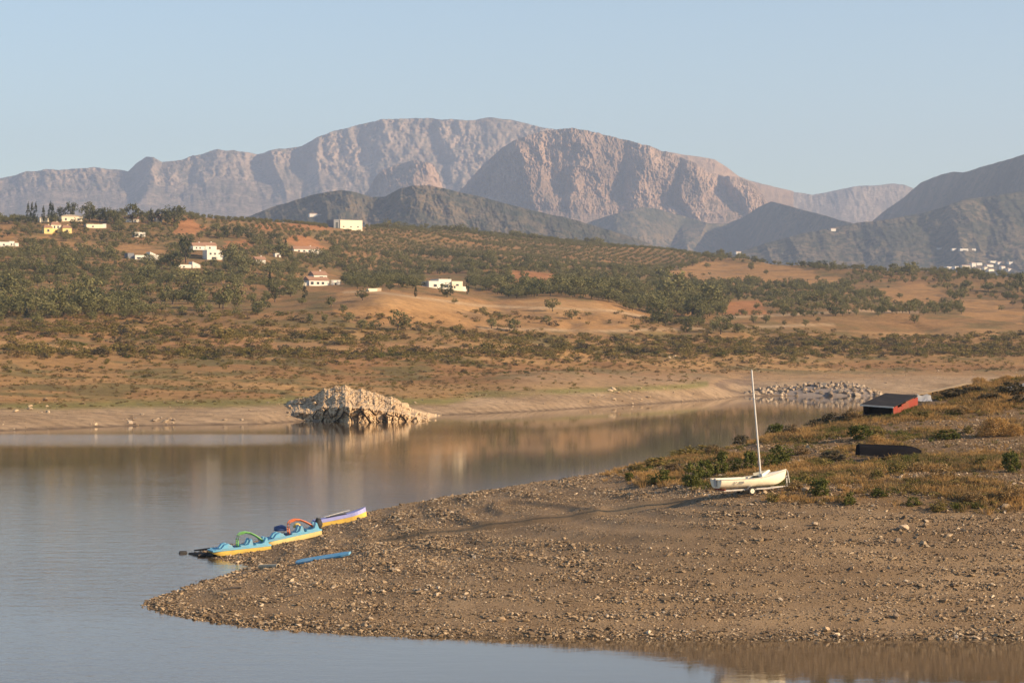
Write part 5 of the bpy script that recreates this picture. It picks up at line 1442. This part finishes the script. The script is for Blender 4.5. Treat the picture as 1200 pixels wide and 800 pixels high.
# upturned black rowing boat
gp = near_hit(1042, 537); D_ = gp.y
rb = empty('rowing_boat', gp, (0, math.radians(3), math.radians(8)), 'black rowing boat lying upside down on the grassy bank', 'rowing boat')
Lr = 76 / F * D_ / math.cos(math.radians(8))
secs = []
for i in range(21):
    t = i / 20; xx = (t - .5) * Lr
    bb = max(.08, .66 * (1 - (max(0, t - .45) / .55) ** 3.0)); bb *= 1 - .18 * (1 - t) ** 3
    kz = .92 - .30 * max(0, (t - .72) / .28) ** 2.2 - .04 * (1 - t)
    secs.append([(xx, yv, kz - zv) for yv, zv in hull_section(bb, 0, kz - .04 - .10 * (1 - math.sin(t * math.pi)), k=.42, p=.8)])
hb_ = MB().loft(secs, cap0=True).build('hull', M['black_hull'], rb, True)
MB().tube([(q[len(q) // 2][0], 0, q[len(q) // 2][2] + .02) for q in secs], .035, 6).build('keel', M['black_hull'], rb)
for s_ in (0, -1): MB().tube([q[s_] for q in secs], .035, 6).build('gunwale', M['driftwood'], rb)

# red derelict float with black roof
gp = near_hit(1029, 488.5); D_ = gp.y; px_ = D_ / F
W_, Ln, Hh = 32 * px_ / math.cos(math.radians(29)), 5.6, .95
fr = empty('derelict_raft', gp, (math.radians(8.0), math.radians(3), math.radians(-29)), 'derelict red-sided raft shed with black roof slumped on the bank crest', 'raft')
MB().box((0, Ln / 2, .06), (W_, Ln, .12)).build('floor', M['driftwood'], fr)
rf = MB().box((0, Ln / 2 - .1, Hh + .05), (W_ + .3, Ln + .5, .1)).build('roof', M['tar'], fr)
MB().box((0, -.37, Hh + .03), (W_ + .32, .05, .12)).build('roof_edge', M['alu'], rf)
for sx_ in (-1, 1):
    for k_ in range(6):
        if sx_ == 1 and k_ == 1: hgt = .55
        else: hgt = Hh - .16 - (.12 if k_ % 3 == 2 else 0)
        MB().box((sx_ * W_ / 2, .55 + k_ * 1.02, .13 + hgt / 2), (.06, .98, hgt), (0, 0, random.uniform(-.02, .02))).build('side_panel', M['red_paint' if sx_ > 0 else 'tar'], fr)  # left panels coloured black to stand for the shade inside
    MB().box((sx_ * (W_ / 2 - .06), .03, Hh / 2), (.12, .12, Hh - .01)).build('corner_post', M['tar'], fr)
MB().box((0, Ln - .04, Hh / 2), (W_ - .1, .06, Hh - .1)).build('back_panel', M['tar'], fr)
MB().box((0, 1.1, Hh / 2), (W_ - .2, .06, Hh - .15)).build('inner_panel', M['tar'], fr)  # inside panels carry the interior's shade in their black colour

# broken white boat shell beside the raft
gp = near_hit(1084, 473); px_ = gp.y / F
secs = []
rr = random.Random(3)
for i in range(9):
    t = i / 8
    secs.append([((t - .5) * 19 * px_, .35 * math.sin(a) + rr.uniform(-.03, .03), (.25 + .6 * a / 1.5) * (1 - .22 * abs(math.sin(t * 4.3))) * (1 if a > 1 else .9)) for a in (0, .4, .8, 1.2, 1.5)])
sh_ = MB().loft(secs)
o = sh_.build('boat_wreck', M['white_shell']); o.location = gp; o.rotation_euler = (.1, 0, .35)
sol = o.modifiers.new('thickness', 'SOLIDIFY'); sol.thickness = .05
tag(o, 'broken white hull shell lying against the red raft', 'boat wreck')

# timber gangway along the crest
p0, p1 = crest_hit(1072, 466), crest_hit(1136, 456)
p0 = p0 + Vector((0, 0, .6)); p1 = p1 + Vector((0, 0, .55))
ax = (p1 - p0); ang = math.atan2(ax.y, ax.x); ln = ax.length; pit = math.asin(ax.z / ln)
gw = empty('gangway', p0, (0, -pit, ang), 'weathered timber gangway sloping along the crest right of the red raft', 'gangway')
for k_ in range(3): MB().box((ln / 2, (k_ - 1) * .34, 0), (ln, .31, .06), (0, random.uniform(-.01, .01), 0)).build('plank', M['plank'], gw)
for k_ in range(4):
    MB().box((ln * (.08 + .28 * k_), 0, -.09), (.12, 1.05, .1)).build('bearer', M['driftwood'], gw)
    for s_ in (-1, 1): MB().box((ln * (.08 + .28 * k_),   .42 * s_, -.5), (.1, .1, .75)).build('leg', M['driftwood'], gw)
gp = crest_hit(1192, 458)
o = MB().box((0, 0, .1), (2.2, 1.0, .07)).box((-.9, 0, .04), (.08, 1.0, .06)).box((.9, 0, .04), (.08, 1.0, .06)).build('fallen_board', M['deck_grey']); o.location = gp + Vector((0, 0, .25)); o.rotation_euler = (.12, -.22, .2)
tag(o, 'grey board tilted on the dark scrub at the right edge', 'board')

# pedal boats
def pedalo(label, x, D, yaw, pitch, tube_mat, hull_mat, clutter):
    X_ = (x - 600) / F * D
    zg = max(float(near_z(X_, D)), 0.0)
    pb = empty('pedal_boat', (X_, D, zg - .02), (0, math.radians(-pitch), math.radians(yaw)), label, 'pedal boat')
    pb.scale = (1.1, 1.05, .88)
    L_ = 3.75
    for s_ in (-1, 1):
        secs = []
        for i in range(15):
            t = i / 14; xx = (t - .5) * L_
            up = .26 * max(0, (.22 - t) / .22) ** 2 + .05 * max(0, (t - .85) / .15)
            hw = .27 * (1 - .55 * max(0, (.16 - t) / .16) ** 2)
            secs.append([(xx, s_ * .56 - hw * .75, up), (xx, s_ * .56 + hw * .75, up), (xx, s_ * .56 + hw, .22 + up * .3), (xx, s_ * .56 + hw, .40), (xx, s_ * .56 - hw, .40), (xx, s_ * .56 - hw, .22 + up * .3)])
        MB().loft(secs, closed=True, cap0=True, cap1=True).build('hull', hull_mat, pb, True)
    dk = MB()
    dk.box((0, 0, .45), (L_ + .06, 1.72, .12))
    for s_ in (-1, 1): dk.box((0, s_ * .80, .545), (L_ - .3, .12, .07))
    deck = dk.build('deck', M['blue_plastic'], pb, True, .03)
    MB().box((-.2, 0, .515), (2.3, 1.3, .02)).build('footwell', M['deep_blue'], deck)
    for xx, s_ in ((.35, -1), (.35, 1), (1.35, -1), (1.35, 1)):
        prof = [(-.42, .0), (-.38, .16), (-.05, .12), (.14, .20), (.26, .50), (.36, .52), (.44, .0)]
        MB().loft([[(xx + a, s_ * .40 - .27, .5 + c_) for a, c_ in prof], [(xx + a, s_ * .40 - .20, .5 + c_ * 1.12) for a, c_ in prof], [(xx + a, s_ * .40 + .20, .5 + c_ * 1.12) for a, c_ in prof], [(xx + a, s_ * .40 + .27, .5 + c_) for a, c_ in prof]], cap0=True, cap1=True).build('seat', M['blue_plastic'], pb, True)
    for s_ in (-1, 1):
        prof = [(-1.35, 0), (-1.1, .30), (-.85, .36), (-.6, .2), (-.45, 0)]
        MB().loft([[(a, s_ * .42 - .22, .5 + c_) for a, c_ in prof], [(a, s_ * .42 - .12, .5 + c_ * 1.2) for a, c_ in prof], [(a, s_ * .42 + .12, .5 + c_ * 1.2) for a, c_ in prof], [(a, s_ * .42 + .22, .5 + c_) for a, c_ in prof]], cap0=True, cap1=True).build('pedal_cover', M['blue_plastic'], pb, True)
    # slide: two arched rails and a bed between them
    path = [(-.12, .5), (-.10, 1.05), (-.02, 1.42), (.15, 1.60), (.45, 1.64), (.75, 1.54), (1.05, 1.32), (1.35, 1.02), (1.6, .72), (1.72, .52)]
    sl = MB().loft([[(a, -.20, c_ - .06), (a, -.17, c_ - .13), (a, .17, c_ - .13), (a, .20, c_ - .06)] for a, c_ in path[3:]]).build('slide', M['green_tube'] if tube_mat == 'green_tube' else M['orange_tube'], pb, True)
    for s_ in (-1, 1): MB().tube([(a, .24 * s_, c_) for a, c_ in path], .04, 8).build('rail', M[tube_mat], sl, True)
    for c_ in (.72, .95, 1.18): MB().tube([(-.11, -.22, c_), (-.11, .22, c_)], .03, 6).build('rung', M[tube_mat], sl)
    MB().tube([(-.4, 0, .5), (-.42, 0, .78), (-.62, 0, .82)], .03, 8).build('steering_lever', M['rubber'], pb)
    MB().tube([(1.95, -.5, .3), (1.95, .5, .3)], .11, 10).build('paddle_drum', M['rubber'], pb)
    return pb
pA = pedalo('blue and yellow pedal boat with green slide, its bow in the water', 281, 168.6, 20, 4.5, 'green_tube', M['yellow_plastic'], False)
pB = pedalo('blue and pale yellow pedal boat with orange slide, higher up the shore', 342, 172.2, 20, 10.5, 'orange_tube', M['pale_yellow'], True)
def ground_pt(x, D, dz=0):
    X_ = (x - 600) / F * D
    return Vector((X_, D, max(float(near_z(X_, D)), 0) + dz))
def on_image(x, y, D): return P(x, y, D)
# clutter lying on the second pedal boat
def bag(name, label, cat, loc, size, mat, seed):
    rr = random.Random(seed); bm = bmesh.new(); bmesh.ops.create_icosphere(bm, subdivisions=3, radius=.5)
    for v in bm.verts:
        k_ = 1 + .28 * mnoise.noise(v.co * 3 + Vector((seed, 0, 0))) + .12 * mnoise.noise(v.co * 8)
        v.co = Vector((v.co.x * size[0] * k_, v.co.y * size[1] * k_, max(v.co.z, -.32) * size[2] * k_))
    me = bpy.data.meshes.new(name); bm.to_mesh(me); bm.free()
    for p in me.polygons: p.use_smooth = True
    o = link(name, me, mat); o.location = loc; return tag(o, label, cat)
bag('tarpaulin', 'crumpled dark blue tarpaulin on the second pedal boat', 'tarpaulin', on_image(328, 619, 173.0), (1.0, .8, .5), M['deep_blue'], 3)
bag('life_jacket', 'orange-yellow life jacket heaped under the orange slide', 'life jacket', on_image(348, 616, 173.4), (.55, .45, .4), M['yellow_plastic'], 8)

# lilac and yellow canoe-like boat
D_ = 180.0; X_ = (401 - 600) / F * D_
cn = empty('skiff', (X_, D_, float(near_z(X_, D_)) + .02), (0, math.radians(-9.5), math.radians(18)), 'lilac-decked yellow skiff lying highest on the spit', 'skiff')
Lc = 56 / F * D_ / math.cos(math.radians(18)) + .1
lo_, up_ = [], []
for i in range(17):
    t = i / 16; xx = (t - .5) * Lc
    hw = .55 * (1 - .75 * max(0, (t - .72) / .28) ** 2); rise = .16 * max(0, (t - .5) / .5) ** 2
    lo_.append([(xx + (.14 if t == 0 else 0), -hw * .8, rise * .9), (xx + (.14 if t == 0 else 0), hw * .8, rise * .9), (xx, hw, .36 + rise), (xx, -hw, .36 + rise)])
    up_.append([(xx - (.2 if t == 0 else 0), -hw - .03, .36 + rise), (xx - (.2 if t == 0 else 0), hw + .03, .36 + rise), (xx - (.2 if t == 0 else 0), hw * .9, .60 + rise * 1.6), (xx - (.2 if t == 0 else 0), -hw * .9, .60 + rise * 1.6)])
MB().loft(lo_, closed=True, cap0=True, cap1=True).build('hull', M['yellow_plastic'], cn, False, .02)
MB().loft(up_, closed=True, cap0=True, cap1=True).build('deck', M['lilac'], cn, False, .02)
MB().box((-.35, 0, .625), (1.5, .6, .03), (0, 0, 0)).build('seat_well', M['rubber'], cn)
o = MB().tube([(-.95, -.1, .72), (.35, .05, .80)], .025, 8).add(*((lambda q: (q.v, q.f))(MB().box((-1.1, -.12, .71), (.42, .17, .03)).box((.52, .07, .81), (.42, .17, .03))))).build('paddle', M['alu'], None)
o.matrix_world = Matrix.Translation(cn.location) @ Euler(cn.rotation_euler).to_matrix().to_4x4()
tag(o, 'pale double-bladed paddle lying on the lilac skiff', 'paddle')
o = bag('fender', 'black rubber fender wedged between skiff and second pedal boat', 'fender', on_image(373, 614, 177.2), (.6, .7, .95), M['rubber'], 12)

# faded blue board, pipe, rope, floats and driftwood at the inlet
a, b_ = near_hit(348, 661), near_hit(412, 651.5)
ax = b_ - a; ang = math.atan2(ax.y, ax.x); pit = math.asin(ax.z / ax.length)
o = MB().loft([[(xx, -w_2, .0), (xx, w_2, .0), (xx, w_2, .11), (xx, w_2 * .5, .14), (xx, -w_2 * .5, .14), (xx, -w_2, .11)] for xx, w_2 in [(0, .22), (.25, .33), (1.2, .36), (ax.length - .6, .34), (ax.length - .1, .22)]], closed=True, cap0=True, cap1=True).build('surf_board', M['board_blue'], None, False)
o.location = a + Vector((0, 0, .10)); o.rotation_euler = (math.radians(16), -pit - .01, ang)
tag(o, 'faded blue board lying on the gravel below the pedal boats', 'board')
a, b_ = near_hit(305, 668), near_hit(326, 664.5)
ax = b_ - a; ang = math.atan2(ax.y, ax.x)
secs = [[(xx, rr_ * math.cos(2 * math.pi * k_ / 14), rr_ * math.sin(2 * math.pi * k_ / 14)) for k_ in range(14)] for xx, rr_ in [(.25, .09), (0, .09), (0, .15), (.08, .17), (.16, .12), (ax.length, .12), (ax.length, .09), (ax.length - .2, .09)]]
o = MB().loft(secs, closed=True).build('pipe', M['pipe'], None, True); o.location = a + Vector((0, 0, .24)); o.rotation_euler = (0, -.08, ang); o.scale = (1, 1.25, 1.25)
tag(o, 'short beige pipe with flared open end at the little inlet', 'pipe')
pts = [near_hit(x, y) + Vector((0, 0, .06)) for x, y in [(411, 652), (424, 649), (438, 650), (450, 646), (462, 645), (474, 641), (486, 640), (500, 637)]]
o = MB().tube(pts, .022, 6).build('rope', M['rope'], None, True); tag(o, 'pale rope trailing over the gravel from the blue board', 'rope')
pts = [near_hit(x, y) + Vector((0, 0, .05)) for x, y in [(300, 669), (288, 672), (275, 676)]]
def log(label, pts, r_, cat='driftwood', name='driftwood', mat='driftwood'):
    o = MB().tube(pts, r_, 7).build(name, M[mat], None, True); return tag(o, label, cat)
log('dark wet stick along the inlet edge left of the pipe', pts, [.06, .08, .04])
log('dark timber pole lying in the water off the pedal boat bow', [P(228, 644.5, 172.5), P(238, 643.6, 171), P(250, 642, 169.8)], [.05, .08, .08])
log('thick black log half afloat at the pedal boat bow', [P(222, 648.5, 170.3), P(234, 649.8, 169.2), P(252, 650.5, 168)], [.10, .2, .16])
log('dark beam crossing the log at the pedal boat bow', [P(232, 651, 167.9), P(244, 648.5, 168.6), P(256, 645, 169.4)], [.08, .13, .1])
log('stray dark stick on the lower tongue of the spit', [near_hit(x, y) + Vector((0, 0, .06)) for x, y in [(262, 692), (272, 690), (283, 689.5)]], [.05, .08, .05])
log('brown stick lying on the gravel at the left', [near_hit(x, y) + Vector((0, 0, .05)) for x, y in [(332, 701), (342, 698), (352, 697)]], [.03, .05, .03])
log('thin pale stick on the gravel under the pedal boat hull', [near_hit(x, y) + Vector((0, 0, .08)) for x, y in [(268, 651), (280, 648), (290, 645.5)]], [.03, .04, .03], mat='pipe')
o = MB().tube([(-.3, 0, 0), (-.24, 0, 0), (.24, 0, 0), (.3, 0, 0)], [.05, .17, .17, .05], 12).build('buoy', M['rubber'], None, True)
o.location = P(214.5, 647.8, 170.8); o.rotation_euler = (0, 0, .3); tag(o, 'small black buoy afloat left of the pedal boats', 'buoy')
